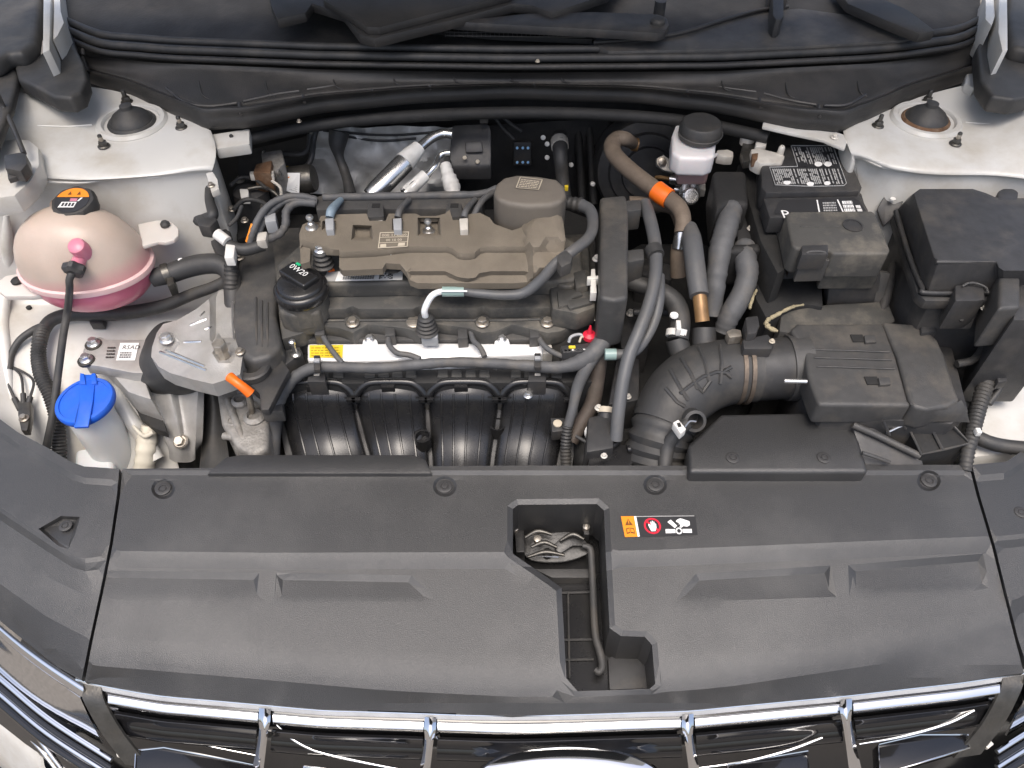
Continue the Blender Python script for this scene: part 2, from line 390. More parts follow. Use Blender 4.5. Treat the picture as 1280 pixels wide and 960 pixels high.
# bolts share meshes
_BM = {}
def bolt_mesh(kind):
    if kind in _BM: return _BM[kind]
    bm = bmesh.new(); o = Vector((0, 0, 0))
    if kind == 'hex':
        add_lathe(bm, o, [(1.45, 0), (1.45, 0.18), (1.15, 0.42)], n=18); add_lathe(bm, o, [(1.0, 0.38), (1.0, 1.15), (0.86, 1.3)], n=6)
        add_lathe(bm, o, [(0.55, 1.25), (0.5, 1.36)], n=10)
    elif kind == 'stud':
        add_lathe(bm, o, [(1.5, 0), (1.5, 0.25), (1.2, 0.5)], n=16); add_lathe(bm, o, [(1.05, 0.45), (1.05, 1.3), (0.9, 1.5)], n=6); add_lathe(bm, o, [(0.55, 1.4), (0.55, 3.0), (0.42, 3.2)], n=10)
    elif kind == 'ball':
        add_lathe(bm, o, [(1.6, 0), (1.7, 0.3), (1.1, 0.6), (0.9, 1.6), (0.55, 1.9), (0.5, 2.5), (0.85, 2.8), (1.0, 3.3), (0.8, 3.85), (0.3, 4.1)], n=16)
    elif kind == 'clip':
        add_lathe(bm, o, [(1.0, -0.2), (1.0, 0.06), (0.85, 0.13), (0.55, 0.13), (0.5, 0.02), (0.42, 0.02), (0.38, 0.12), (0.1, 0.15)], n=20)
    me = bpy.data.meshes.new(kind)
    bmesh.ops.recalc_face_normals(bm, faces=bm.faces); bm.to_mesh(me); bm.free()
    for p in me.polygons: p.use_smooth = True
    me.set_sharp_from_angle(angle=R(35)); _BM[kind] = me; return me
_BMM = {}
def bolt(p, rpx, parent, m='zinc_bolt', kind='hex', name='bolt', axis=None, rz=None):
    w = P(p); key = (kind, m)
    if key not in _BMM:
        me = bolt_mesh(kind).copy(); me.name = name; me.materials.append(MATS[m]); _BMM[key] = me
    o = link(name, _BMM[key], parent, w); s = rpx * mpp(w); o.scale = (s, s, s)
    q = Vector(axis).to_track_quat('Z', 'Y') if axis else Quaternion()
    o.rotation_mode = 'QUATERNION'; o.rotation_quaternion = q @ Quaternion((0, 0, 1), rz if rz is not None else random.uniform(0, 6))
    return o
def text(s, org, right, up, size, m, parent, name='lettering', align='LEFT', squash=1.0):
    cu = bpy.data.curves.new('t', 'FONT'); cu.body = s; cu.size = size; cu.align_x = align; cu.fill_mode = 'BOTH'; cu.resolution_u = 2
    tmp = bpy.data.objects.new('t', cu); COL.objects.link(tmp)
    me = bpy.data.meshes.new_from_object(tmp.evaluated_get(bpy.context.evaluated_depsgraph_get()))
    bpy.data.objects.remove(tmp); bpy.data.curves.remove(cu)
    r = Vector(right).normalized(); u = (Vector(up) - r * Vector(up).dot(r)).normalized()
    for v in me.vertices: v.co = r * v.co.x * squash + u * v.co.y
    me.materials.clear(); me.materials.append(MATS[m]); me.name = name
    return link(name, me, parent, P(org))
class Face:
    """a flat quad on an object: place prints on it by (u,v) in 0..1"""
    def __init__(s, a, b, c, d, lift=0.0006):     # a=lower left, b=lower right, c=upper right, d=upper left
        s.q = [P(x) for x in (a, b, c, d)]; s.n = (s.q[1] - s.q[0]).cross(s.q[3] - s.q[0]).normalized()
        if s.n.dot(CAM - s.q[0]) < 0: s.n = -s.n
        s.lift = lift
    def at(s, u, v, h=0.0):
        a, b, c, d = s.q; return (a.lerp(b, u)).lerp(d.lerp(c, u), v) + s.n * (s.lift + h)
    def poly(s, name, uv, m, parent, h=0.0):
        bm = bmesh.new(); f = bm.faces.new([bm.verts.new(s.at(u, v, h)) for u, v in uv]); bm.normal_update()
        o = from_bm_flat(name, bm, m, parent, s.n); return o
    def polys(s, name, uvs, m, parent, h=0.0):
        bm = bmesh.new()
        for uv in uvs: bm.faces.new([bm.verts.new(s.at(u, v, h)) for u, v in uv])
        return from_bm_flat(name, bm, m, parent, s.n)
    def rect(s, name, u0, v0, u1, v1, m, parent, h=0.0): return s.poly(name, [(u0, v0), (u1, v0), (u1, v1), (u0, v1)], m, parent, h)
    def text(s, t, u, v, hgt, m, parent, h=0.0004, align='LEFT', squash=1.0):
        r = s.at(1, 0.5) - s.at(0, 0.5); up = s.at(0.5, 1) - s.at(0.5, 0)
        return text(t, s.at(u, v, h), r, up, up.length * hgt * 1.35, m, parent, align=align, squash=squash)
def from_bm_flat(name, bm, m, parent, n):
    bm.normal_update()
    for f in bm.faces:
        if f.normal.dot(n) < 0: f.normal_flip()
    c = sum((v.co for v in bm.verts), Vector()) / len(bm.verts)
    for v in bm.verts: v.co -= c
    me = bpy.data.meshes.new(name); bm.to_mesh(me); bm.free(); me.materials.append(MATS[m])
    return link(name, me, parent, c)
def barrow(u0, v0, u1, v1, n, seed, fill=0.62, vert=False):
    """rows of small print bars"""
    rnd = random.Random(seed); out = []
    for i in range(n):
        if vert:
            a = u0 + (u1 - u0) * i / n; b = a + (u1 - u0) / n * fill; v = v0
            while v < v1:
                l = rnd.uniform(0.10, 0.35) * (v1 - v0); e = min(v1, v + l); out.append([(a, v), (b, v), (b, e), (a, e)]); v = e + 0.05 * (v1 - v0)
        else:
            a = v0 + (v1 - v0) * i / n; b = a + (v1 - v0) / n * fill; u = u0
            while u < u1:
                l = rnd.uniform(0.06, 0.2) * (u1 - u0); e = min(u1, u + l); out.append([(u, a), (e, a), (e, b), (u, b)]); u = e + 0.035 * (u1 - u0)
    return out
# ================================================================== setting
bm = bmesh.new(); add_box(bm, (0, 0, -0.05), (120, 120, 0.1)); g = from_bm('ground', bm, 'asphalt', None, 0)
tag(g, 'grey brown pavement under the car', 'ground', kind='structure')
floor = box('bay_floor', Vector((0.02, 0.80, 0.38)), (1.62, 1.0, 0.03), 'bay_dark'); tag(floor, 'dark underside of the engine bay', 'bay floor', kind='structure')
fw = thing('firewall', 'black bulkhead at the back of the engine bay under the cowl', 'firewall')
box('bulkhead_panel', Vector((0.02, 1.285, 0.70)), (1.60, 0.03, 0.66), 'bay_dark', fw)
grid('insulation_mat', [[Yp(300, 190, 1.25), Yp(420, 165, 1.24), Yp(560, 160, 1.25), Yp(700, 150, 1.24), Yp(760, 150, 1.25)],
                        [Yp(300, 240, 1.23), Yp(420, 225, 1.20), Yp(560, 220, 1.22), Yp(700, 220, 1.21), Yp(760, 220, 1.23)],
                        [Yp(300, 330, 1.20), Yp(420, 330, 1.18), Yp(560, 320, 1.19), Yp(700, 320, 1.19), Yp(760, 320, 1.20)]], 'bay_dark', fw, k=5, thick=0.006)
# ------------------------------------------------------------------ white inner body
body = thing('car_body', 'white painted inner body of the car round the engine bay, dusty on both strut towers', 'car body')
def apron(name, rows):
    out = []
    for r in rows:
        q = [P(p) for p in r]; e = q[0] if rows is RB else q[-1]
        lo = [e + Vector((0, 0, -0.02)), e + Vector((0, 0, -0.14)), e + Vector((0, 0, -0.34))]
        out.append(lo[::-1] + q if rows is RB else q + lo)
    return grid(name, out, 'white_paint', body, k=5)
LB = [[(-90, 92, 1.04), (-25, 96, 1.04), (40, 108, 1.025), (110, 108, 1.01), (185, 125, 1.0), (258, 160, 1.0)],
      [(-90, 128, 1.035), (-25, 128, 1.035), (35, 130, 1.02), (110, 130, 1.003), (188, 140, 1.0), (262, 172, 1.0)],
      [(-90, 165, 1.03), (-25, 165, 1.03), (38, 165, 1.008), (110, 160, 1.0), (190, 160, 1.0), (264, 186, 0.998)],
      [(-90, 205, 1.01), (-25, 205, 1.015), (42, 203, 1.0), (110, 200, 0.998), (190, 196, 0.998), (263, 200, 0.992)],
      [(-90, 226, 1.0), (-25, 226, 1.005), (44, 221, 0.994), (110, 223, 0.993), (190, 218, 0.992), (260, 212, 0.985)],
      [(-90, 236, 0.985), (-25, 236, 0.985), (44, 231, 0.978), (110, 233, 0.976), (190, 229, 0.976), (258, 224, 0.968)],
      [(-90, 300, 0.91), (-25, 300, 0.905), (40, 300, 0.893), (110, 300, 0.888), (190, 300, 0.888), (262, 296, 0.885)],
      [(-90, 370, 0.835), (-25, 370, 0.83), (35, 370, 0.808), (110, 370, 0.800), (190, 370, 0.800), (272, 370, 0.795)],
      [(-90, 400, 0.83), (-25, 400, 0.82), (35, 402, 0.795), (110, 402, 0.787), (190, 402, 0.787), (268, 402, 0.785)],
      [(-90, 470, 0.80), (-25, 470, 0.79), (28, 470, 0.768), (100, 470, 0.762), (165, 470, 0.762), (222, 470, 0.755)],
      [(-90, 530, 0.77), (-25, 530, 0.76), (28, 530, 0.735), (100, 530, 0.728), (150, 530, 0.728), (208, 530, 0.71)],
      [(-90, 600, 0.73), (-25, 600, 0.72), (30, 600, 0.68), (100, 600, 0.665), (150, 600, 0.66), (222, 600, 0.65)]]
RB = [[(1058, 160, 1.0), (1110, 138, 1.0), (1160, 118, 1.005), (1240, 100, 1.02), (1310, 95, 1.04), (1390, 92, 1.04)],
      [(1060, 168, 1.0), (1112, 150, 1.0), (1165, 138, 1.0), (1245, 128, 1.01), (1315, 125, 1.035), (1390, 125, 1.035)],
      [(1064, 180, 0.998), (1115, 172, 1.0), (1170, 166, 1.0), (1245, 165, 1.004), (1320, 165, 1.03), (1390, 165, 1.03)],
      [(1068, 192, 0.992), (1115, 200, 0.997), (1170, 203, 0.998), (1245, 203, 0.998), (1320, 205, 1.01), (1390, 205, 1.01)],
      [(1072, 198, 0.985), (1115, 211, 0.991), (1170, 217, 0.992), (1245, 218, 0.993), (1320, 226, 1.0), (1390, 226, 1.0)],
      [(1074, 208, 0.968), (1115, 221, 0.975), (1170, 227, 0.976), (1245, 229, 0.977), (1320, 236, 0.985), (1390, 236, 0.985)],
      [(1086, 296, 0.882), (1125, 300, 0.885), (1175, 300, 0.888), (1245, 300, 0.893), (1320, 300, 0.905), (1390, 300, 0.91)],
      [(1100, 370, 0.79), (1135, 370, 0.795), (1180, 370, 0.80), (1245, 370, 0.808), (1320, 370, 0.83), (1390, 370, 0.835)],
      [(1118, 402, 0.785), (1150, 402, 0.787), (1190, 402, 0.787), (1245, 402, 0.795), (1320, 400, 0.82), (1390, 400, 0.83)],
      [(1172, 470, 0.755), (1190, 470, 0.76), (1215, 470, 0.762), (1252, 470, 0.768), (1320, 470, 0.79), (1390, 470, 0.80)],
      [(1192, 530, 0.71), (1210, 530, 0.72), (1228, 530, 0.728), (1258, 530, 0.735), (1320, 530, 0.76), (1390, 530, 0.77)],
      [(1200, 600, 0.65), (1216, 600, 0.66), (1230, 600, 0.665), (1262, 600, 0.68), (1320, 600, 0.72), (1390, 600, 0.73)]]
apron('inner_fender', LB); apron('inner_fender', RB)
for rows_, sg, i_ in ((LB, -1, 0), (RB, 1, -1)):
    e_ = [P(r[i_]) for r in rows_]
    e_ = [Vector((e_[0].x, e_[0].y, e_[0].z))] + [Vector((e_[0].x + (e_[-1].x - e_[0].x) * j / 6, e_[0].y + (e_[-1].y - e_[0].y) * j / 6, e_[0].z + (e_[-1].z - e_[0].z) * j / 6)) for j in range(1, 7)]
    grid('fender_skin', [[p + Vector((-0.012 * sg, 0, -0.004)) for p in e_], [p + Vector((0.03 * sg, 0, 0.0)) for p in e_], [p + Vector((0.07 * sg, 0, -0.04)) for p in e_], [p + Vector((0.10 * sg, 0, -0.20)) for p in e_], [p + Vector((0.09 * sg, 0, -0.55)) for p in e_]], 'white_paint', body, k=4, thick=0.003)
def ring(name, p, r0, r1, h, m, parent, n=36):
    return lathe(name, p, [(r0, -0.004), (r1, -0.003), (r1, h * 0.3), (r1 - (r1 - r0) * 0.3, h), (r0 + (r1 - r0) * 0.2, h), (r0, h * 0.4), (r0, -0.004)], m, parent, n=n, cap=False)
for cx, cy, s in ((165, 154, 1), (1157, 151, -1)):
    ring('tower_rim', (cx, cy, 0.999), 0.039, 0.051, 0.006, 'white_paint', body)
    # pressed step on the tower top
    pts = [(cx - s * 118, cy + 3, 1.008), (cx - s * 80, cy + 4, 1.003), (cx - s * 50, cy + 2, 1.001)]
    tube('panel_seam', pts, 1.2, 'white_paint', body, n=6)
tube('panel_seam', [(44, 226, 0.988), (75, 228, 0.986), (110, 228, 0.985), (150, 222, 0.985), (190, 222, 0.985), (230, 216, 0.98), (258, 200, 0.988)], 1.6, 'white_paint', body, n=6)
tube('panel_seam', [(1072, 194, 0.988), (1098, 207, 0.988), (1130, 214, 0.987), (1180, 218, 0.988), (1240, 216, 0.99), (1300, 222, 0.995)], 1.6, 'white_paint', body, n=6)
# cross rails from the towers to the cowl
prism('tower_brace', [(262, 168), (312, 160), (312, 180), (270, 186)], 0.992, 0.975, 'white_paint', body, 0.003)
tube('brace_hole', [(289, 170, 0.9925), (289, 170, 0.994)], 2.6, 'bay_dark', body, n=10)
prism('tower_brace', [(956, 142), (1000, 150), (1062, 170), (1056, 186), (1036, 178), (1030, 175), (992, 167), (953, 158)], 0.998, 0.993, 'white_paint', body, 0.002)
bolt((1043, 172, 0.999), 3.4, body, 'bracket_white')
# hinge plate on the left fender rail with the rod clip
prism('hinge_plate', [(-20, 182), (10, 174), (36, 174), (48, 184), (49, 206), (38, 226), (18, 244), (-20, 250)], 1.018, 0.99, 'white_paint', body, 0.004)
# raised gussets and rails on the lower aprons
tube('panel_rib', [(8, 268, 0.945), (9, 300, 0.902), (10, 345, 0.838), (4, 390, 0.81), (8, 450, 0.782), (14, 500, 0.755)], [3, 7, 7, 7, 7, 4], 'white_paint', body, n=10)
tube('panel_rib', [(145, 478, 0.757), (156, 512, 0.74), (178, 545, 0.715), (196, 575, 0.69)], [3, 9, 10, 10], 'white_paint', body, n=10)
tube('sealant_bead', [(186, 532, 0.728), (184, 548, 0.715), (182, 570, 0.70), (180, 590, 0.68)], [8, 13, 12, 12], 'sealant', body, n=10, wob=0.08)
tube('sealant_bead', [(166, 532, 0.742), (180, 545, 0.73), (192, 540, 0.735)], [2, 3, 3], 'sealant', body, n=8)
prism('rail_lip', [(1228, 480), (1262, 462), (1300, 430), (1300, 560), (1262, 566), (1215, 572)], 0.782, 0.72, 'white_paint', body, 0.006)
for p, r in (((37, 386, 0.797), 3.2), ((132, 522, 0.734), 2.2), ((120, 398, 0.794), 8), ((1263, 564, 0.785), 4)):
    w = P(p); lathe('panel_hole', w, [(r * mpp(w), -0.002), (r * mpp(w), 0.004), (r * mpp(w) * 0.6, 0.0045)], 'bay_dark', body, n=14)
# strut tops: dust caps and stud nuts
for (cx, cy), studs, lab in (((165, 153), [(159, 128), (130, 183), (227, 160)], 'black strut dust cap and three studs on the tower beside the coolant tank'),
                             ((1157, 150), [(1158, 128), (1097, 158), (1194, 180)], 'rust rimmed strut dust cap and three studs on the tower behind the fuse box')):
    t = thing('strut_mount', lab, 'strut mount', 'strut mounts on the two white towers'); w = P((cx, cy, 1.0))
    rust = cx > 600
    lathe('mount_cup', w, [(0.038, -0.012), (0.0385, -0.002), (0.033, -0.003), (0.030, -0.008)], 'bay_dark', t)
    lathe('cap_rim', w, [(0.0345, -0.006), (0.0345, 0.001), (0.032, 0.004), (0.030, 0.004)], 'rusty_steel' if rust else 'rubber', t)
    lathe('dust_cap', w, [(0.031, 0.001), (0.030, 0.005), (0.024, 0.012), (0.014, 0.019), (0.009, 0.022), (0.0085, 0.027), (0.004, 0.029)], 'rubber', t)
    for p in studs:
        s = bolt((*p, 1.0), 5.0, t, 'dark_steel', 'stud', 'stud_nut')
        q = P((*p, 1.0)); lathe('stud_tip', q + Vector((0, 0, 0.0125)), [(0.0032, 0), (0.0032, 0.006), (0.0022, 0.0072)], 'zinc_bolt', s, n=10).location
# the sub-part above inherits its nut's scale; give it world size
for o in [o for o in COL.objects if o.name.startswith('stud_tip')]:
    k = o.parent.scale[0]; o.location = (0, 0, 0.0125 / k); o.scale = (1 / k,) * 3
# ------------------------------------------------------------------ cowl
cowl = thing('cowl_panel', 'black plastic cowl panel with double rubber seal below the windshield', 'cowl panel')
T = [(60, 40), (92, 62), (110, 70), (200, 79), (400, 87), (640, 91), (900, 89), (1100, 79), (1200, 66), (1240, 44), (1262, 30)]
Bc = [(60, 72), (95, 86), (165, 108), (215, 131), (255, 147), (310, 144), (400, 126), (520, 114), (640, 109), (800, 114), (900, 126), (1000, 146), (1055, 150), (1090, 136), (1140, 112), (1225, 84), (1262, 72)]
cols = [75, 92, 110, 140, 165, 190, 215, 235, 255, 280, 310, 355, 400, 460, 520, 580, 640, 720, 800, 850, 900, 950, 1000, 1030, 1055, 1075, 1090, 1115, 1140, 1180, 1225, 1250]
rows = []
for f, dz in ((0, 0), (0.12, -0.006), (0.45, -0.016), (0.72, -0.020), (0.80, -0.022), (0.84, -0.014), (1.0, -0.026)):
    rows.append([(x, lerp(T, x) * (1 - f) + lerp(Bc, x) * f, 1.044 + dz) for x in cols])
edge = [P(p) for p in rows[-1]]
rows.append([e + Vector((0, -0.002, -0.010)) for e in edge]); rows.append([e + Vector((0, 0.004, -0.022)) for e in edge]); rows.append([e + Vector((0, 0.03, -0.024)) for e in edge])
grid('cowl_face', rows, 'cowl_plastic', cowl, k=3)
def along(off, z, a=80, b=1252, n=26): return [(a + (b - a) * i / n, lerp(T, a + (b - a) * i / n) + off, z) for i in range(n + 1)]
tube('rubber_seal', along(-29, 1.056), 4.8, 'rubber', cowl, n=8, k=3)
tube('rubber_seal', along(-18, 1.052), 5.2, 'rubber', cowl, n=8, k=3)
tube('seal_lip', along(-7, 1.046), 4.0, 'cowl_plastic', cowl, n=8, k=3)
rr = [[(x, -70, 1.075) for x in cols[::3]], [(x, -20, 1.065) for x in cols[::3]], [(x, 25, 1.055) for x in cols[::3]], [(x, lerp(T, x) - 18, 1.046) for x in cols[::3]]]
grid('cowl_deck', rr, 'bay_dark', cowl, k=3, thick=0.004)  # darker than the face: shade beneath the hood put into the deck colour
for x in (300, 380, 466, 538, 668, 860, 950, 1024):
    a, b = lerp(T, x), lerp(Bc, x)
    tube('stiffening_rib', [(x - 1, a + (b - a) * 0.74, 1.026), (x + 1, b - 1, 1.021)], 2.0, 'black_plastic', cowl, n=6)
for seg in ([(208, 110), (232, 128), (262, 133), (296, 129)], [(304, 127), (345, 118), (374, 114)], [(384, 112), (430, 106), (462, 103)], [(470, 102), (535, 98)], [(545, 98), (664, 97)],
            [(674, 97), (780, 100), (855, 104)], [(865, 105), (945, 115)], [(955, 117), (990, 126), (1020, 131)], [(1030, 132), (1058, 131), (1082, 118)]):
    tube('moulded_ridge', [(x, y, 1.025) for x, y in seg], 1.8, 'black_plastic', cowl, n=6)
for x in (252, 335, 420, 495, 570, 640, 705, 905, 985, 1075):
    a, b = lerp(T, x), lerp(Bc, x)
    tube('moulded_ridge', [(x - 4, a + (b - a) * 0.25, 1.032), (x, a + (b - a) * 0.55, 1.0275), (x + 9, a + (b - a) * 0.66, 1.0245)], 0.9, 'cowl_plastic', cowl, n=6)
tube('cross_member', [Yp(312, 174, 1.03), Yp(360, 163, 1.06), Yp(440, 151, 1.08), Yp(560, 143, 1.09), Yp(680, 141, 1.09), Yp(800, 146, 1.08), Yp(880, 155, 1.07), Yp(960, 172, 1.03)], 7.5, 'bay_dark', cowl, n=12)
bolt((374, 152, 1.0), 2.2, cowl, 'zinc_bolt', name='rivet'); bolt((672, 77, 1.055), 2.0, cowl, 'cream_print', name='rivet')
# upper mouldings beside the glass
tr = thing('windshield_trim', 'folded black plastic windshield trim overlapping the cowl deck', 'trim')
prism('trim_panel', [(330, -40), (338, 6), (346, 24), (382, 16), (390, 4), (428, 16), (448, 42), (468, 48), (560, 26), (642, 4), (664, 6), (690, 16), (760, -8), (790, -40)], 1.10, 1.085, 'cowl_plastic', tr, 0.004)
prism('trim_step', [(400, -40), (404, 0), (436, 18), (458, 33), (474, 34), (560, 12), (640, -8), (660, -40)], 1.112, 1.10, 'cowl_plastic', tr, 0.004)
gr = thing('air_inlet_grille', 'black mesh air inlet at the middle of the cowl deck', 'inlet grille')
prism('grille_frame', [(532, 36), (620, 44), (740, 49), (748, 40), (700, 24), (640, 14), (606, 20)], 1.066, 1.058, 'bay_dark', gr, 0.001)
bm = bmesh.new()
for i in range(32):
    x = 556 + i * 5.6; add_tube(bm, [Zp(x, 30, 1.068), Zp(x + 1, 46, 1.068)], 0.0007, 4)
for yy in (31, 35.5, 40, 44.5): add_tube(bm, [Zp(556, yy, 1.0685), Zp(732, yy + 2, 1.0685)], 0.0007, 4)
tag(from_bm('grille_mesh', bm, 'grey_plastic', gr), None, None, kind='stuff')
tr2 = thing('cowl_end_moulding', 'smooth curved black moulding on the cowl deck above the battery side', 'moulding')
prism('moulding_panel', [(742, 54), (800, 50), (852, 42), (905, 26), (950, 14), (1000, 10), (1060, 18), (1120, 30), (1160, 42), (1130, 50), (1000, 58), (860, 62), (760, 64)], 1.062, 1.045, 'grey_plastic', tr2, 0.003)
tube('moulding_edge', [(742, 53, 1.066), (800, 49, 1.066), (852, 41, 1.066), (905, 25, 1.066), (950, 13, 1.066), (985, 8, 1.066)], 2.6, 'cowl_plastic', tr2, n=8)
prism('moulding_edge', [(1070, -20), (1100, -4), (1136, 12), (1170, 38), (1150, 42), (1110, 26), (1060, 4), (1040, -20)], 1.085, 1.07, 'cowl_plastic', tr2, 0.004)
wp = thing('wiper_arm', 'black wiper arm with rounded end lying across the cowl', 'wiper arm')
prism('arm', [(560, 26), (660, 16), (740, 14), (824, 17), (834, 22), (837, 30), (832, 38), (822, 41), (740, 36), (660, 32)], 1.092, 1.078, 'black_plastic', wp, 0.004)
lathe('pivot_cap', (822, 29, 1.092), [(0.011, 0), (0.011, 0.004), (0.008, 0.007)], 'rubber', wp, n=18)
lathe('pivot_post', (822, 29, 1.05), [(0.009, 0), (0.009, 0.035)], 'rubber', wp, n=14)
nz = thing('washer_nozzle', 'small black washer nozzle hanging over the curved moulding', 'nozzle')
prism('nozzle_body', [(966, -12), (980, -12), (980, 20), (976, 24), (970, 24), (966, 18)], 1.09, 1.06, 'black_plastic', nz, 0.003)
prism('nozzle_foot', [(962, -30), (986, -30), (986, -6), (962, -6)], 1.086, 1.055, 'black_plastic', nz, 0.002)
gl = thing('windshield', 'dark windshield glass rising behind the cowl', 'windshield')
plate('glass_pane', [Vector((-0.72, 1.36, 1.06)), Vector((0.76, 1.36, 1.06)), Vector((0.62, 1.95, 1.50)), Vector((-0.58, 1.95, 1.50))], 0.005, 'windshield_glass', gl)
# raised hood over the bay: underside with felt liner
hd = thing('raised_hood', 'raised white hood with black felt liner hinged above the cowl', 'hood')
h0, h1 = Vector((0, 1.20, 1.14)), Vector((0, 0.66, 2.05)); ud = (h1 - h0).normalized(); nn = Vector((0, -ud.z, ud.y))
def hq(x, s, l): return Vector((x, 0, 0)) + h0 + ud * s + nn * l
grid('hood_skin', [[hq(x, s, -0.02 - 0.05 * (1 - (x / 0.8) ** 2) * (0.4 + 0.6 * s)) for x in (-0.76, -0.4, 0.02, 0.44, 0.80)] for s in (0, 0.35, 0.7, 1.06)], 'white_paint', hd, k=4, thick=0.012)
plate('hood_liner', [hq(-0.58, 0.08, 0.012), hq(0.62, 0.08, 0.012), hq(0.56, 0.92, 0.012), hq(-0.52, 0.92, 0.012)], 0.02, 'liner_felt', hd, 0.004)
# ------------------------------------------------------------------ hinge corners
def hinge_corner(lab, pts, side):
    t = thing('hinge_cover', lab, 'hinge cover')
    for nm, pl, z1, z0, m in pts: prism(nm, pl, z1, z0, m, t, 0.010, seg=4)
    return t
t = hinge_corner('black rubber corner boot wrapped round the hood hinge near the coolant tank', [
    ('corner_boot', [(16, 76), (24, 66), (48, 68), (64, 58), (76, 32), (86, 30), (94, 58), (104, 78), (108, 98), (102, 114), (88, 122), (66, 120), (40, 106), (22, 98)], 1.055, 1.03, 'rubber'),
    ('fender_liner', [(-60, -60), (44, -60), (50, 0), (44, 52), (28, 66), (10, 66), (-4, 76), (-60, 86)], 1.075, 1.05, 'rubber'),
    ('liner_lip', [(-60, 74), (2, 74), (14, 64), (22, 96), (14, 130), (-10, 190), (-60, 200)], 1.05, 1.035, 'rubber')], -1)
tube('boot_bead', [(86, 118, 1.01), (104, 110, 1.012), (110, 92, 1.02), (104, 74, 1.035), (104, 62, 1.042)], 2.6, 'rubber', t, n=8)
hn = prism('hinge_arm', [(50, -40), (60, -40), (63, 0), (62, 62), (53, 66), (54, 0)], 1.09, 1.03, 'white_paint', hd, 0.002)
prism('hinge_tab', [(66, -20), (74, -20), (76, 14), (80, 28), (72, 44), (66, 50), (67, 10)], 1.085, 1.03, 'white_paint', hn, 0.002)
prism('hinge_foot', [(88, 106), (92, 94), (104, 92), (108, 104), (102, 116), (88, 118)], 1.022, 1.005, 'white_paint', hn, 0.002)
bolt((91, 102, 1.024), 4.6, hn, 'bracket_white')
t = hinge_corner('black rubber corner boot wrapped round the hood hinge at the fuse box side', [
    ('corner_boot', [(1222, 58), (1232, 40), (1240, 34), (1246, 60), (1262, 64), (1300, 62), (1300, 118), (1268, 124), (1240, 120), (1226, 100)], 1.055, 1.03, 'rubber'),
    ('fender_liner', [(1266, -60), (1340, -60), (1340, 70), (1300, 66), (1266, 58), (1260, 20)], 1.075, 1.05, 'rubber')], 1)
hn = prism('hinge_arm', [(1250, -40), (1259, -40), (1260, 62), (1253, 64), (1248, 40)], 1.09, 1.03, 'white_paint', hd, 0.002)
prism('hinge_tab', [(1232, -10), (1242, -10), (1244, 20), (1240, 32), (1232, 24)], 1.085, 1.03, 'white_paint', hn, 0.002)
prism('hinge_foot', [(1208, 92), (1222, 90), (1228, 104), (1218, 110), (1206, 104)], 1.022, 1.003, 'white_paint', hn, 0.003)
rod = thing('hood_stay_rod', 'thin black hood stay rod clipped to the white plate behind the coolant tank', 'stay rod')
tube('rod', [(-40, 30, 1.20), (0, 125, 1.06), (16, 158, 1.045), (30, 192, 1.034)], 3.2, 'black_plastic', rod, n=8)
prism('rod_clip', [(4, 194), (24, 190), (32, 192), (34, 204), (26, 214), (6, 210)], 1.044, 1.027, 'black_plastic', rod, 0.002)
prism('clip_foot', [(8, 212), (28, 206), (22, 220), (10, 224)], 1.034, 1.027, 'black_plastic', rod, 0.001)
# ================================================================== radiator covers
def segdist(p, a, b):
    ax, ay = a; bx, by = b; dx, dy = bx - ax, by - ay; t = max(0, min(1, ((p[0] - ax) * dx + (p[1] - ay) * dy) / (dx * dx + dy * dy)))
    return math.hypot(p[0] - ax - t * dx, p[1] - ay - t * dy)
def pdist(p, poly): return min(segdist(p, poly[i], poly[(i + 1) % len(poly)]) for i in range(len(poly)))
def outset(poly, d):
    n = len(poly); out = []; area = sum(poly[i][0] * poly[(i + 1) % n][1] - poly[(i + 1) % n][0] * poly[i][1] for i in range(n)); s = 1 if area > 0 else -1
    for i in range(n):
        p0, p1, p2 = Vector(poly[i - 1]), Vector(poly[i]), Vector(poly[(i + 1) % n])
        e1, e2 = (p1 - p0).normalized(), (p2 - p1).normalized()
        n1, n2 = Vector((e1.y, -e1.x)) * s, Vector((e2.y, -e2.x)) * s; b = (n1 + n2); b = b / max(0.35, b.length_squared / 2) if b.length > 1e-6 else n1
        out.append(tuple(p1 + b * d))
    return out
def prof(keys, y):
    return lerp(keys, y)
c1 = [(-80, 690), (100, 690), (330, 693), (640, 692), (800, 690), (1240, 672), (1300, 668)]
c3 = [(105, 806), (300, 822), (480, 838), (640, 846), (760, 845), (900, 835), (1100, 805), (1290, 766)]
c4 = [(-120, 660), (-70, 712), (0, 776), (60, 824), (101, 851), (200, 868), (400, 886), (640, 894), (860, 887), (1060, 868), (1200, 852), (1290, 838), (1360, 800)]
slot = [(641, 636), (648, 631), (746, 630), (755, 638), (757, 690), (762, 785), (776, 795), (806, 796), (815, 806), (819, 855), (812, 861), (722, 864), (708, 848), (702, 735), (690, 726), (641, 692)]
slot_o = outset(slot, 7)
wedges = [[(128, 713), (324, 716), (332, 752), (116, 749)], [(345, 716), (514, 719), (548, 753), (343, 753)], [(870, 717), (1038, 707), (1046, 746), (838, 753)], [(1060, 706), (1229, 692), (1238, 738), (1062, 745)]]
dimples = [(204, 611), (556, 608), (819, 606), (1161, 601)]
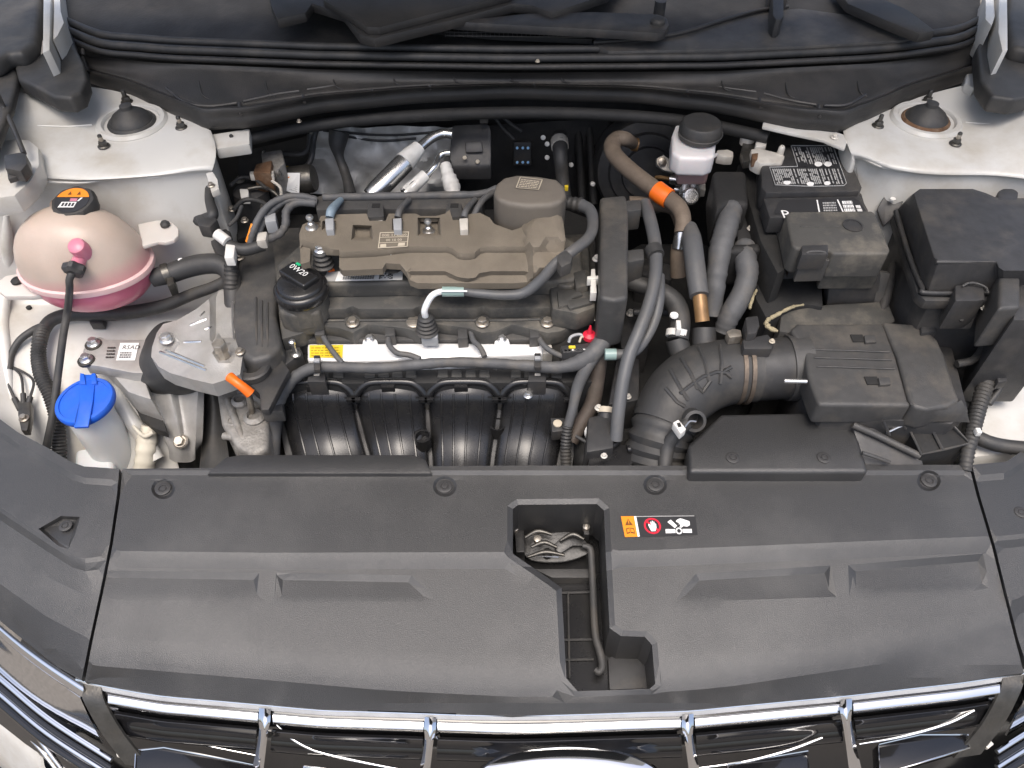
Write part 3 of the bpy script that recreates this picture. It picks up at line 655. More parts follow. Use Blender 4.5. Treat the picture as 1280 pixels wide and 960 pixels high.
def zcover(x, y):
    a = lerp(c1, x); f = lerp(c3, x); e = lerp(c4, x)
    z = prof([(560, 0.806), (588, 0.805), (594, 0.801), (600, 0.8005), (a - 2, 0.798), (a + 4, 0.7955), (a + 19, 0.7875), (f - 24, 0.7720), (f - 10, 0.7694), (f + 2, 0.7658), (f + 14, 0.7612), (f + 25, 0.7560), (e - 12, 0.742), (e, 0.733)], y)
    if inside((x, y), slot_o): z -= 0.003 * min(1, pdist((x, y), slot_o) / 7) * max(0, min(1, (842 - y) / 12))
    for w in wedges:
        if inside((x, y), w):
            t = max(0, (y - w[0][1]) / 36); z -= 0.0045 * max(0, 1 - t) * min(1, pdist((x, y), w) / 9)
    for dx, dy in dimples:
        d = math.hypot(x - dx, (y - dy) * 1.15)
        if d < 15: z -= 0.003 * min(1, (15 - d) / 4)
    return z
cov = thing('radiator_cover', 'wide grained black plastic cover across the radiator with latch opening', 'radiator cover')
outl = [(153, 586), (262, 585), (640, 582), (860, 582), (1090, 581), (1211, 581), (1221, 620), (1239, 680), (1254, 740), (1269, 800), (1280, 841)] + [(x, lerp(c4, x)) for x in (1200, 1060, 960, 860, 750, 640, 520, 400, 300, 200)] + [(106, 852), (116, 800), (129, 740), (141, 680), (150, 620)]
def curve_line(c, off, a, b, n=22): return [(a + (b - a) * i / n, lerp(c, a + (b - a) * i / n) + off) for i in range(n + 1)]
lines = []
for off in (-2, 4, 19): lines += [curve_line(c1, off, 150, 630, 10), curve_line(c1, off, 775, 1232, 10)]
for off in (-24, -10, 2, 14, 25): lines += [curve_line(c3, off, 124, 690, 12), curve_line(c3, off, 832, 1262, 10)]
lines += [[(165, 588), (1205, 588)], [(165, 594), (1205, 594)], [(165, 600), (1205, 600)]]
lines += [w + [w[0]] for w in wedges] + [(lambda q: q + [q[0]])(outset(w, -9)) for w in wedges] + [slot_o + [slot_o[0]]]
for dx, dy in dimples:
    for rr in (15, 11): lines.append([(dx + rr * math.cos(2 * math.pi * i / 16), dy + rr * 0.87 * math.sin(2 * math.pi * i / 16)) for i in range(17)])
relief('cover_sheet', outl, zcover, 'cover_plastic', cov, holes=[slot], lines=lines, step=20, skirt=0.018, hole_skirt=0.075, smooth=9)
for dx, dy in dimples: bolt((dx, dy, 0.7985), 9.5, cov, 'black_plastic', 'clip', 'push_clip')
prism('rear_tab', [(258, 592), (282, 571), (300, 568), (516, 568), (532, 574), (540, 592)], 0.8075, 0.785, 'cover_plastic', cov, 0.003)
prism('raised_panel', [(862, 590), (860, 556), (902, 517), (1058, 514), (1066, 522), (1086, 590)], 0.8205, 0.78, 'cover_plastic', cov, 0.006, seg=3)
for p in ((916, 572), (1030, 572)): bolt((*p, 0.8215), 8.5, cov, 'black_plastic', 'clip', 'push_clip')
# shallow emboss on the raised panel
# warning sticker
f = Face((781, 672, zcover(781, 672)), (872, 669, zcover(872, 669)), (869, 645, zcover(869, 645)), (776, 646, zcover(776, 646)), 0.0009)
wst = f.rect('warning_sticker', 0, 0, 1, 1, 'dark_print', cov)
wst['label'] = 'warning sticker with orange panel, crossed hand and fan blade symbols'
f.rect('orange_panel', 0, 0, 0.175, 1, 'orange_print', wst, 0.0003); f.rect('white_border', 0.175, 0, 0.205, 1, 'white_print', wst, 0.0003)
f.rect('border_line', 0.205, 0.965, 0.985, 1.0, 'grey_print', wst, 0.0003)
f.poly('warning_triangle', [(0.035, 0.56), (0.14, 0.56), (0.0875, 0.87)], 'brown_ink', wst, 0.0006)
f.polys('exclamation_mark', [[(0.082, 0.66), (0.093, 0.66), (0.096, 0.78), (0.079, 0.78)], [(0.083, 0.60), (0.092, 0.60), (0.092, 0.64), (0.083, 0.64)]], 'orange_print', wst, 0.0008)
f.polys('manual_symbol', [[(0.035, 0.14), (0.085, 0.18), (0.085, 0.44), (0.035, 0.40)], [(0.093, 0.18), (0.145, 0.14), (0.145, 0.40), (0.093, 0.44)]], 'brown_ink', wst, 0.0006)
f.polys('manual_page', [[(0.045, 0.20), (0.080, 0.235), (0.080, 0.39), (0.045, 0.355)], [(0.098, 0.235), (0.135, 0.20), (0.135, 0.355), (0.098, 0.39)]], 'orange_print', wst, 0.0008)
cu, cv, ru, rv = 0.40, 0.5, 0.115, 0.40
def arc(k, a0, a1, n): return [(cu + ru * k * math.cos(a0 + (a1 - a0) * i / n), cv + rv * k * math.sin(a0 + (a1 - a0) * i / n)) for i in range(n + 1)]
o1, i1 = arc(1, 0, 2 * math.pi, 28), arc(0.78, 0, 2 * math.pi, 28)
f.polys('prohibition_ring', [[o1[i], o1[i + 1], i1[i + 1], i1[i]] for i in range(28)], 'red_print', wst, 0.0005)
f.poly('prohibition_bar', [(cu - 0.085, cv + 0.22), (cu - 0.067, cv + 0.29), (cu + 0.085, cv - 0.22), (cu + 0.067, cv - 0.29)], 'red_print', wst, 0.0007)
hand = [(-0.028, -0.27), (0.030, -0.27), (0.050, -0.10), (0.052, 0.10), (0.042, 0.11), (0.036, 0.0), (0.033, 0.20), (0.022, 0.21), (0.018, 0.04), (0.013, 0.25), (0.001, 0.25), (-0.002, 0.04), (-0.010, 0.22), (-0.021, 0.20), (-0.020, 0.0), (-0.028, 0.05), (-0.050, 0.10), (-0.056, 0.03), (-0.040, -0.14)]
f.poly('hand_symbol', [(cu + a, cv + b) for a, b in hand], 'white_print', wst, 0.0009)
f.polys('fan_symbol', [[(0.565, 0.12), (0.70, 0.12), (0.70, 0.31), (0.57, 0.33)], [(0.80, 0.12), (0.925, 0.10), (0.925, 0.30), (0.80, 0.31)], [(0.61, 0.68), (0.66, 0.80), (0.735, 0.48), (0.70, 0.36)]] +
        [[(0.75 + 0.045 * math.cos(a), 0.22 + 0.17 * math.sin(a)), (0.75 + 0.045 * math.cos(b), 0.22 + 0.17 * math.sin(b)), (0.75 + 0.027 * math.cos(b), 0.22 + 0.10 * math.sin(b)), (0.75 + 0.027 * math.cos(a), 0.22 + 0.10 * math.sin(a))] for a, b in [(2 * math.pi * i / 14, 2 * math.pi * (i + 1) / 14) for i in range(14)]], 'white_print', wst, 0.0005)
f.poly('struck_hand_symbol', [(0.725, 0.72), (0.75, 0.80), (0.79, 0.86), (0.84, 0.80), (0.91, 0.70), (0.91, 0.50), (0.87, 0.42), (0.82, 0.46), (0.785, 0.37), (0.765, 0.42), (0.785, 0.54), (0.755, 0.56), (0.772, 0.62), (0.74, 0.66)], 'white_print', wst, 0.0005)
# latch bay under the opening
lat = thing('hood_latch', 'dark steel hood latch with release rod seen through the opening in the radiator cover', 'hood latch')
prism('latch_tray', [(634, 640), (650, 620), (760, 620), (764, 690), (768, 784), (826, 790), (828, 868), (700, 872), (694, 740), (636, 704)], 0.7, 0.685, 'manifold_plastic', lat, 0.0)
prism('back_plate', [(643, 648), (757, 646), (757, 654), (643, 655)], 0.73, 0.7, 'latch_steel', lat, 0.001)
prism('side_plate', [(643, 652), (654, 650), (656, 690), (645, 690)], 0.735, 0.7, 'latch_steel', lat, 0.001)
prism('side_plate', [(728, 642), (735, 642), (737, 668), (730, 668)], 0.745, 0.7, 'latch_steel', lat, 0.001)
prism('label_tab', [(680, 656), (713, 653), (713, 662), (690, 664)], 0.729, 0.72, 'bracket_white', lat, 0.001)
plate('latch_body', [(650, 668, 0.722), (660, 661, 0.727), (678, 657, 0.731), (700, 662, 0.731), (722, 668, 0.729), (735, 680, 0.725), (738, 690, 0.722), (715, 700, 0.717), (690, 703, 0.716), (664, 700, 0.716), (652, 688, 0.718)], 0.008, 'latch_steel', lat, 0.0015, rnd=3)
plate('latch_claw', [(693, 680, 0.736), (706, 672, 0.738), (726, 672, 0.736), (735, 682, 0.733), (716, 682, 0.735), (700, 692, 0.733)], 0.005, 'latch_steel', lat, 0.001, rnd=2)
bm = bmesh.new(); sp = []
for i in range(60):
    a = i * 0.715; sp.append(Zp(714 + i * 0.25, 659, 0.73) + Vector((0, math.cos(a), math.sin(a))) * 0.005)
add_tube(bm, sp, 0.0008, 5); from_bm('latch_spring', bm, 'clean_zinc', lat)
tube('latch_spring', [(656, 692, 0.73), (675, 695, 0.731), (698, 696, 0.73)], 1.0, 'clean_zinc', lat, n=6)
for p in ((644, 660, 0.74), (733, 658, 0.749)): lathe('pivot_pin', p, [(0.0045, -0.008), (0.0045, 0.0), (0.002, 0.002)], 'zinc_bolt', lat, n=12)
lathe('latch_roller', (684, 690, 0.729), [(0.006, -0.008), (0.006, 0.0), (0.003, 0.002)], 'latch_steel', lat, n=14)
prism('front_rail', [(668, 711), (744, 711), (746, 722), (690, 722)], 0.717, 0.7, 'grey_plastic', lat, 0.001)
tube('release_rod', [(728, 682, 0.735), (736, 684, 0.734), (739, 692, 0.731), (741, 730, 0.723), (744, 790, 0.719), (750, 815, 0.718), (753, 832, 0.717), (749, 840, 0.717), (744, 837, 0.717)], [3, 4, 4.5, 4.6, 4.8, 5, 5, 4.5, 4], 'grey_plastic', lat, n=10)
for y in (741, 800, 825): tube('tray_rib', [(700, y, 0.703), (742, y - 1, 0.703)], 1.6, 'grey_plastic', lat, n=6)
tube('tray_rib', [(710, 741, 0.703), (711, 800, 0.703), (712, 848, 0.703)], 1.4, 'grey_plastic', lat, n=6)
prism('tray_shelf', [(760, 822), (768, 820), (802, 818), (812, 826), (818, 860), (762, 862)], 0.708, 0.695, 'black_plastic', lat, 0.001)
for q in ([(656, 672), (672, 664), (690, 668)], [(664, 684), (680, 678), (696, 684)], [(700, 676), (716, 668), (730, 674)], [(660, 696), (682, 690), (706, 694)]): tube('latch_lever', [(x, y, 0.742) for x, y in q], [2.0, 3.2, 2.0], 'dark_steel', lat, n=8)
lathe('latch_rivet', (672, 674, 0.739), [(0.005, -0.004), (0.005, 0.002), (0.003, 0.003)], 'zinc_bolt', lat, n=12); tube('cable_end', [(738, 646, 0.755), (748, 650, 0.75), (752, 664, 0.74)], 4, 'rubber', lat, n=8)
# side covers
def side_cover(lab, outline, tc, rc, la, lb, notch):
    t = thing('side_cover', lab, 'side cover')
    def z(x, y):
        a, c, u, v, e = lerp(tc, x), lerp(rc, x), lerp(la, x), lerp(lb, x), lerp(c4, x)
        q = prof([(a, 0.806), (a + 14, 0.805), (a + 22, 0.801), (a + 34, 0.8005), (c - 2, 0.7975), (c + 4, 0.795), (c + 14, 0.788), (u, 0.7765), (v, 0.7640), (e - 10, 0.742), (e, 0.733)], y)
        if notch and inside((x, y), notch): q -= 0.008 * min(1, pdist((x, y), notch) / 4) * max(0.0, min(1, (x * -0.2 + 700 - y) / 25))
        return q
    xs = [p[0] for p in outline]; a, b = min(xs) + 2, max(xs) - 10; L = []
    for c, offs in ((tc, (14, 22, 34)), (rc, (-2, 4, 14)), (la, (0,)), (lb, (0,))):
        for o in offs:
            l = [q for q in curve_line(c, o, a, b, 14) if inside(q, outline) and pdist(q, outline) > 3]
            if len(l) > 1: L.append(l)
    if notch: L += [notch + [notch[0]], (lambda q: q + [q[0]])(outset(notch, -4))]
    relief('cover_sheet', outline, z, 'cover_plastic', t, lines=L, step=16, skirt=0.02, smooth=9)
    return t
t = side_cover('grained black plastic corner cover in front of the blue capped washer neck', [(-90, 470), (-40, 500), (0, 524), (22, 540), (60, 560), (88, 577), (105, 583), (149, 586), (146, 620), (137, 680), (125, 740), (112, 800), (102, 850), (70, 832), (30, 800), (0, 776), (-60, 724), (-90, 695)],
    [(-90, 470), (-40, 500), (0, 524), (22, 540), (60, 560), (88, 577), (105, 583), (150, 586)], [(-90, 570), (0, 636), (60, 676), (95, 698), (112, 701), (150, 690)], [(-90, 600), (0, 682), (60, 722), (115, 748), (150, 760)], [(-90, 660), (0, 730), (60, 772), (115, 800), (150, 815)],
    [(48, 661), (76, 645), (100, 646), (94, 668), (88, 693), (70, 680)])
bolt((82, 657, 0.796), 8, t, 'black_plastic', 'clip', 'push_clip')
t = side_cover('grained black plastic corner cover in front of the fuse box side fender', [(1215, 581), (1258, 577), (1280, 562), (1310, 540), (1360, 505), (1360, 795), (1286, 838), (1273, 800), (1258, 740), (1243, 680), (1225, 620)],
    [(1210, 581), (1258, 577), (1280, 562), (1310, 540), (1360, 505)], [(1210, 676), (1290, 668), (1360, 620)], [(1210, 770), (1280, 745), (1360, 690)], [(1210, 800), (1280, 765), (1360, 735)], None)
bolt((1276, 640, 0.799), 8, t, 'black_plastic', 'clip', 'push_clip')
# ================================================================== grille
gri = thing('front_grille', 'chrome and gloss black front grille along the edge of the radiator cover', 'grille')
xs = [95, 130, 200, 270, 330, 400, 470, 537, 600, 700, 800, 860, 920, 990, 1058, 1130, 1200, 1255, 1290]
def gy(x): return lerp(c4, x)
def gp(x, dy, z): return Zp(x, gy(x) + dy, z)
grid('upper_lip', [[gp(x, -3, 0.728) for x in xs], [gp(x, 3, 0.7265) for x in xs], [gp(x, 8, 0.7235) for x in xs]], 'grey_connector', gri, k=3, thick=0.002)
tube('lip_bead', [gp(x, 1.5, 0.7285) for x in xs], 1.2, 'chrome', gri, n=6, k=3)
grid('gloss_panel', [[gp(x, 6, 0.7215) for x in xs], [gp(x, 16, 0.718) for x in xs], [gp(x, 28, 0.70) for x in xs], [gp(x, 50, 0.655) for x in xs], [gp(x, 90, 0.595) for x in xs], [gp(x, 130, 0.55) for x in xs]], 'piano_black', gri, k=3, thick=0.002)
for a, b in ((135, 322), (341, 529), (547, 851), (869, 1050), (1067, 1250)):
    n = 8; q = [a + (b - a) * i / n for i in range(n + 1)]
    grid('chrome_bar', [[gp(x, 11, 0.7245) for x in q], [gp(x, 13, 0.7252) for x in q], [gp(x, 21, 0.7225) for x in q], [gp(x, 23, 0.7200) for x in q], [gp(x, 25, 0.713) for x in q]], 'chrome', gri, k=3, thick=0.0025)
    # gloss blade below each bar
    grid('gloss_blade', [[gp(x, 30, 0.706) for x in q], [gp(x, 38, 0.694) for x in q], [gp(x, 46, 0.682) + Vector((0, -0.006, 0)) for x in q], [gp(x, 54, 0.668) for x in q]], 'piano_black', gri, k=3, thick=0.004)
for x in (331, 538, 860, 1058):
    s = -1 if x < 640 else 1
    grid('chrome_fin', [[gp(x + d, 6, 0.727 + 0.002 * (1 - abs(d) / 8)) for d in (-7, 0, 7)], [gp(x + d, 20, 0.726 + 0.004 * (1 - abs(d) / 8)) for d in (-8, 0, 7)], [gp(x + s * 1 + d, 34, 0.716 + 0.006 * (1 - abs(d) / 8)) for d in (-6, 0, 5)],
                        [gp(x + s * 5 + d, 60, 0.69 + 0.006 * (1 - abs(d) / 8)) for d in (-6, 0, 6)], [gp(x + s * 12 + d, 100, 0.65) for d in (-8, 0, 8)]], 'chrome', gri, k=3, thick=0.002)
for x, s in ((112, -1), (1268, 1)):
    grid('end_bracket', [[gp(x + d, 4, 0.727) for d in (-14, 0, 14)], [gp(x + s * -6 + d, 24, 0.72) for d in (-14, 0, 14)], [gp(x - s * 28 + d, 60, 0.69) for d in (-14, 0, 16)], [gp(x - s * 60 + d, 95, 0.66) for d in (-16, 0, 18)]], 'dark_steel', gri, k=3, thick=0.003)
for pl in ([(140, 874, 0.70), (165, 898, 0.688), (205, 918, 0.676), (260, 932, 0.665), (330, 946, 0.655)], [(346, 906, 0.705), (366, 924, 0.695), (400, 940, 0.685), (470, 956, 0.672), (540, 968, 0.66)],
           [(545, 920, 0.70), (556, 936, 0.69), (580, 948, 0.682)], [(872, 960, 0.665), (930, 952, 0.672), (985, 938, 0.682), (1028, 922, 0.695)], [(1074, 930, 0.675), (1130, 920, 0.68), (1185, 904, 0.69), (1218, 888, 0.70)]):
    tube('chrome_trim', pl, [1.2] + [2.0] * (len(pl) - 2) + [1.2], 'chrome', gri, n=8)
for pl in ([(170, 938), (205, 934), (320, 956), (320, 985), (168, 975)], [(380, 958), (500, 972), (500, 1000), (380, 995)], [(910, 955), (1010, 938), (1012, 975), (910, 990)], [(1098, 930), (1150, 918), (1210, 918), (1212, 935), (1100, 968)]):
    plt = prism('gloss_tile', pl, 0.672, 0.65, 'piano_black', gri, 0.002)
    tube('tile_edge', [(*p, 0.6725) for p in pl + [pl[0]]], 1.1, 'chrome', plt, n=6, straight=True)
em = thing('grille_emblem', 'bright domed silver emblem plate at the middle of the grille', 'emblem')
lathe('emblem_plate', (712, 985, 0.70), [(0.108, -0.02), (0.110, -0.012), (0.104, -0.004), (0.08, 0.001), (0.03, 0.003), (0.001, 0.0032)], 'chrome', em, n=48, sy=0.38, axis=(0, -0.25, 1))
# chrome corner trims and bumper
for side, lab in ((0, 'layered chrome lamp trim at the corner below the washer neck'), (1, 'layered chrome lamp trim at the corner on the fuse box side')):
    t = thing('corner_trim', lab, 'lamp trim')
    mx_ = (lambda p: p) if not side else (lambda p: (1386 - p[0], p[1] - 10, p[2]))
    G = lambda nm, rows, m: grid(nm, [[mx_(p) for p in r] for r in rows], m, t, k=4, thick=0.002)
    G('chrome_strip', [[(-70, 716, 0.728), (0, 781, 0.728), (50, 820, 0.728), (104, 855, 0.728)], [(-70, 721, 0.729), (0, 787, 0.729), (50, 827, 0.729), (104, 863, 0.729)], [(-70, 728, 0.722), (0, 795, 0.722), (50, 835, 0.722), (102, 871, 0.722)]], 'chrome')
    G('chrome_face', [[(-70, 729, 0.72), (0, 796, 0.72), (50, 836, 0.72), (100, 872, 0.72)], [(-70, 750, 0.69), (0, 814, 0.69), (50, 856, 0.69), (112, 898, 0.69)], [(-70, 778, 0.655), (0, 842, 0.655), (55, 886, 0.655), (128, 930, 0.655)]], 'chrome')
    for dy, z, m, r in ((6, 0.655, 'chrome', 3.2), (16, 0.65, 'piano_black', 4), (25, 0.645, 'chrome', 3.4), (36, 0.64, 'piano_black', 5)):
        tube('trim_strip', [mx_(p) for p in ((-70, 784 + dy, z), (0, 842 + dy, z), (60, 892 + dy, z), (140, 944 + dy, z))], r, m, t, n=8)
    G('gloss_insert', [[(-70, 830, 0.632), (0, 884, 0.632), (60, 930, 0.632), (150, 990, 0.632)], [(-70, 850, 0.60), (0, 905, 0.60), (60, 952, 0.60), (150, 1020, 0.60)]], 'piano_black')
    tube('trim_strip', [mx_(p) for p in ((0, 876, 0.637), (40, 912, 0.637), (62, 940, 0.634), (80, 965, 0.632))], [1, 3, 3.5, 2], 'chrome', t, n=8)
    tube('trim_strip', [mx_(p) for p in ((64, 922, 0.640), (100, 948, 0.640), (150, 985, 0.638))], 3.2, 'bright_aluminium', t, n=8)
    tube('trim_strip', [mx_(p) for p in ((-60, 834, 0.612), (0, 888, 0.612), (45, 930, 0.612), (80, 975, 0.60))], 2.2, 'chrome', t, n=8)
    box('clip_block', mx_((152, 940, 0.665)), (0.010, 0.008, 0.006), 'bracket_white', t, rz=30)
bp = thing('front_bumper', 'white painted front bumper below the chrome lamp trims', 'bumper')
rows = []
for dz, dy in ((0.0, 0.0), (-0.03, -0.02), (-0.12, -0.05), (-0.25, -0.06), (-0.40, -0.03)):
    r = [Zp(-70, 842, 0.605), Zp(0, 896, 0.605), Zp(45, 938, 0.603), Zp(84, 985, 0.58)]
    l = [p + Vector((0, dy, dz)) for p in r]
    base = [Vector((x, 0.17 + 0.10 * (x - 0.05) ** 2, 0.535)) + Vector((0, dy, dz)) for x in (-0.30, -0.1, 0.10, 0.3, 0.42)]
    rr_ = [Vector((0.11 - p.x, p.y, p.z)) for p in r[::-1]]
    rows.append(l + base + [p + Vector((0, dy, dz)) for p in rr_])
grid('bumper_skin', rows, 'white_paint', bp, k=4, thick=0.003)
# radiator support and radiator below the cover
rad = thing('radiator_support', 'black radiator carrier standing under the radiator cover', 'radiator support')
box('carrier_beam', Vector((0.03, 0.53, 0.62)), (1.12, 0.04, 0.26), 'bay_dark', rad, bev=0.004)
box('carrier_top', Vector((0.03, 0.40, 0.63)), (1.04, 0.20, 0.02), 'bay_dark', rad, bev=0.002)
# ================================================================== coolant tank
ct = thing('coolant_tank', 'dusty translucent coolant tank holding pink coolant, with black octagonal cap', 'coolant tank')
C0 = Vector((Zp(113, 320, 0.90).x, 0.832, 0.898)); RX, RY = 0.0885, 0.064
def ell(name, zs, m, h, n=48):
    bm = bmesh.new(); add_lathe(bm, C0, [(r, z) for r, z in zs], n=n, sx=RX, sy=RY); return from_bm(name, bm, m, ct, 60)
up = [(1.0, 0.0)] + [(math.cos(a) ** 0.86, 0.088 * math.sin(a)) for a in [R(d) for d in (8, 18, 28, 38, 48, 58, 68, 78, 86)]]
lo = [(1.0, 0.0)] + [(math.cos(a) ** 0.6, -0.060 * math.sin(a)) for a in [R(d) for d in (8, 20, 34, 48, 62, 76, 86)]]
ell('tank_dome', up, 'tank_top', 0); ell('tank_bowl', lo, 'tank_pink', 0)
bm = bmesh.new(); add_lathe(bm, C0, [(1.0, -0.004), (1.045, -0.004), (1.05, 0.0), (1.045, 0.004), (0.99, 0.006), (0.985, -0.004)], n=48, sx=RX, sy=RY, cap=False); from_bm('weld_flange', bm, 'tank_rim', ct)
prism('mounting_tab', [(-4, 352), (8, 344), (36, 340), (58, 350), (70, 366), (40, 370), (6, 370), (-4, 362)], 0.887, 0.879, 'tab_plastic', ct, 0.002)
prism('mounting_tab', [(172, 280), (196, 275), (208, 275), (217, 279), (223, 286), (223, 294), (217, 300), (206, 303), (196, 302), (178, 308)], 0.925, 0.919, 'tab_plastic', ct, 0.002)
lathe('tab_bolt', (22, 352, 0.888), [(0.008, 0), (0.008, 0.003), (0.004, 0.006)], 'bay_dark', ct, n=14)
lathe('tab_bolt', (207, 282, 0.926), [(0.0065, 0), (0.0065, 0.004), (0.004, 0.007)], 'rubber', ct, n=14)
lathe('filler_neck', (91, 262, 0.96), [(0.024, -0.012), (0.024, 0.014)], 'tank_top', ct, n=24)
ax = Vector((0, -0.16, 1)).normalized(); cp = P((91, 252, 0.988))
cap_ = lathe('tank_cap', cp, [(0.0275, -0.016), (0.029, -0.012), (0.029, -0.003), (0.0265, 0.0015), (0.023, 0.002)], 'rubber', ct, axis=ax, n=32, lobes=8, lob=0.025, smooth=30)
lathe('cap_disc', cp, [(0.0228, 0.001), (0.0225, 0.0026)], 'dark_print', cap_, axis=ax, n=32)
u = Vector((1, 0, 0)); v = ax.cross(u).normalized() * 1.0; v = Vector((0, ax.z, -ax.y)).normalized()
def cpt(a, b): return cp + u * a * 0.022 + v * b * 0.022 + ax * 0.0031
bm = bmesh.new(); bm.faces.new([bm.verts.new(cpt(math.cos(R(d)), math.sin(R(d)))) for d in range(14, 167, 8)]); from_bm_flat('orange_sector', bm, 'orange_print', cap_, ax)
for nm, pl, m in (('white_label', [(-0.66, -0.62), (0.3, -0.62), (0.36, -0.16), (-0.55, -0.16)], 'white_print'), ('pink_mark', [(-0.1, -0.1), (0.32, -0.1), (0.32, 0.13), (-0.1, 0.13)], 'nipple_pink'), ('white_mark', [(0.34, -0.1), (0.46, -0.1), (0.62, 0.2), (0.5, 0.2)], 'white_print')):
    bm = bmesh.new(); bm.faces.new([bm.verts.new(cpt(a, b)) for a, b in pl]); from_bm_flat(nm, bm, m, cap_, ax)
bm = bmesh.new()
for i in range(4):
    a = -0.5 + i * 0.2
    bm.faces.new([bm.verts.new(cpt(a + x, b) + ax * 0.0004) for x, b in ((0.02, -0.53), (0.15, -0.53), (0.17, -0.25), (0.04, -0.25))])
from_bm_flat('lettering', bm, 'dark_print', cap_, ax)
for x in (-0.25, 0.3):
    bm = bmesh.new(); bm.faces.new([bm.verts.new(cpt(x + a, b) + ax * 0.0004) for a, b in ((-0.12, 0.42), (0.12, 0.42), (0.0, 0.72))]); from_bm_flat('warning_triangle', bm, 'brown_ink', cap_, ax)
dome = next(o for o in COL.objects if o.name.startswith('tank_dome'))
n0 = on(dome, 101, 312); ndir = Vector((0, -0.45, 1)).normalized()
lathe('hose_nipple', n0, [(0.012, -0.02), (0.0118, 0.008), (0.0105, 0.012), (0.006, 0.0145)], 'nipple_pink', ct, axis=ndir, n=20)
q0 = on(dome, 99, 326)
lathe('nipple_spout', q0, [(0.0085, -0.02), (0.0085, 0.012)], 'nipple_pink', ct, axis=(-0.05, -1, -0.1), n=18)
ov = thing('overflow_hose', 'thin black overflow hose running down from the coolant tank to the corner cover', 'hose')
q1 = q0 + Vector((-0.0015, -0.014, -0.002)); q2 = on(dome, 92, 352, 0.008); fl = Zp(86, 385, 0.872) + Vector((0, -0.004, 0))
tube('hose', [q0 + Vector((0, -0.004, 0)), q1, q1.lerp(q2, 0.5) + Vector((0, -0.008, 0.004)), q2 + Vector((0, -0.008, 0)), fl, P((79, 420, 0.845)), P((73, 465, 0.81)), P((66, 520, 0.77)), P((58, 560, 0.735)), P((54, 590, 0.70))], [5, 5, 4.6, 4.6, 4.6, 4.6, 4.6, 4.8, 5, 5], 'rubber', ov, n=10)
lathe('hose_clip', q1, [(0.0105, -0.006), (0.0135, -0.003), (0.0135, 0.004), (0.0095, 0.008)], 'black_plastic', ov, axis=(-0.1, -1, -0.35), n=20, lobes=5, lob=0.10)
oh = thing('tank_outlet_hose', 'thick black rubber outlet hose clamped to the side of the coolant tank', 'hose')
tube('hose', [(190, 348, 0.875), (212, 342, 0.878), (232, 335, 0.882), (255, 330, 0.886), (275, 331, 0.886), (288, 342, 0.88), (291, 365, 0.865), (292, 385, 0.85)], [11, 12.5, 13, 13, 12.5, 12, 11, 11], 'rubber', oh, n=16)
tube('spring_clamp', [(205, 344, 0.8775), (213, 341.5, 0.878)], 14, 'dark_steel', oh, n=18); prism('clamp_ear', [(208, 345), (216, 344), (218, 354), (209, 357)], 0.882, 0.862, 'dark_steel', oh, 0.001)
lathe('paint_mark', P((230, 332, 0.882)) + Vector((0, -0.003, 0.0125)), [(0.0035, -0.001), (0.0035, 0.0014)], 'white_print', oh, n=12)
# ================================================================== washer filler
wf = thing('washer_filler', 'milky washer bottle neck closed by a bright blue flap cap', 'washer filler')
a0, a1 = P((106, 507, 0.79)), Vector((0, 0, 0))
lathe('filler_neck', a0, [(0.031, -0.16), (0.030, -0.05), (0.0295, -0.004), (0.027, 0.0)], 'milky_plastic', wf, n=32)
prism('bottle_shoulder', [(92, 560), (118, 545), (140, 560), (142, 600), (90, 600)], 0.70, 0.55, 'milky_plastic', wf, 0.012, seg=4)
cx = P((105.5, 500.5, 0.80)); tl = Vector((-0.05, -0.06, 1)).normalized()
cap_ = lathe('filler_cap', cx, [(0.0385, -0.008), (0.0392, -0.005), (0.0392, -0.001), (0.0375, 0.0018), (0.033, 0.0022), (0.0325, 0.0005), (0.001, 0.0008)], 'blue_plastic', wf, axis=tl, n=48)
plate('cap_strap', [(103, 468, 0.803), (118, 468, 0.803), (119, 474, 0.8035), (116, 500, 0.8045), (111, 528, 0.8035), (110, 533, 0.801), (92, 534, 0.801), (93, 528, 0.803), (99, 500, 0.8045), (100, 474, 0.8035)], 0.004, 'blue_plastic', cap_, 0.0012)
prism('hinge_tab', [(100, 466), (105, 467), (107, 480), (99, 480)], 0.806, 0.797, 'blue_plastic', cap_, 0.001); prism('hinge_tab', [(114, 467), (119, 466), (121, 479), (114, 480)], 0.806, 0.797, 'blue_plastic', cap_, 0.001)
# ================================================================== left harness
lh = thing('fender_harness', 'black corrugated wiring harness along the fender below the coolant tank', 'wiring harness')
tube('harness_trunk', [(292, 345, 0.875), (268, 358, 0.86), (240, 368, 0.845), (205, 382, 0.825), (165, 390, 0.81), (125, 393, 0.805), (90, 393, 0.805), (65, 400, 0.805), (52, 416, 0.80)], [7, 7, 7.5, 8, 8.5, 8.5, 8.5, 8, 8], 'rubber', lh, n=12)
tube('corrugated_sleeve', [(54, 410, 0.802), (50, 425, 0.80), (48, 445, 0.79), (52, 470, 0.78), (62, 492, 0.768), (70, 520, 0.75), (74, 560, 0.72), (72, 595, 0.69)], 8.4, 'rubber', lh, n=12, corr=0.09, pitch=0.0045)
tube('branch_wire', [(54, 408, 0.803), (40, 414, 0.80), (24, 426, 0.795), (14, 444, 0.785), (12, 462, 0.778)], [5.5, 5, 4.5, 4.2, 3.6], 'rubber', lh, n=10)
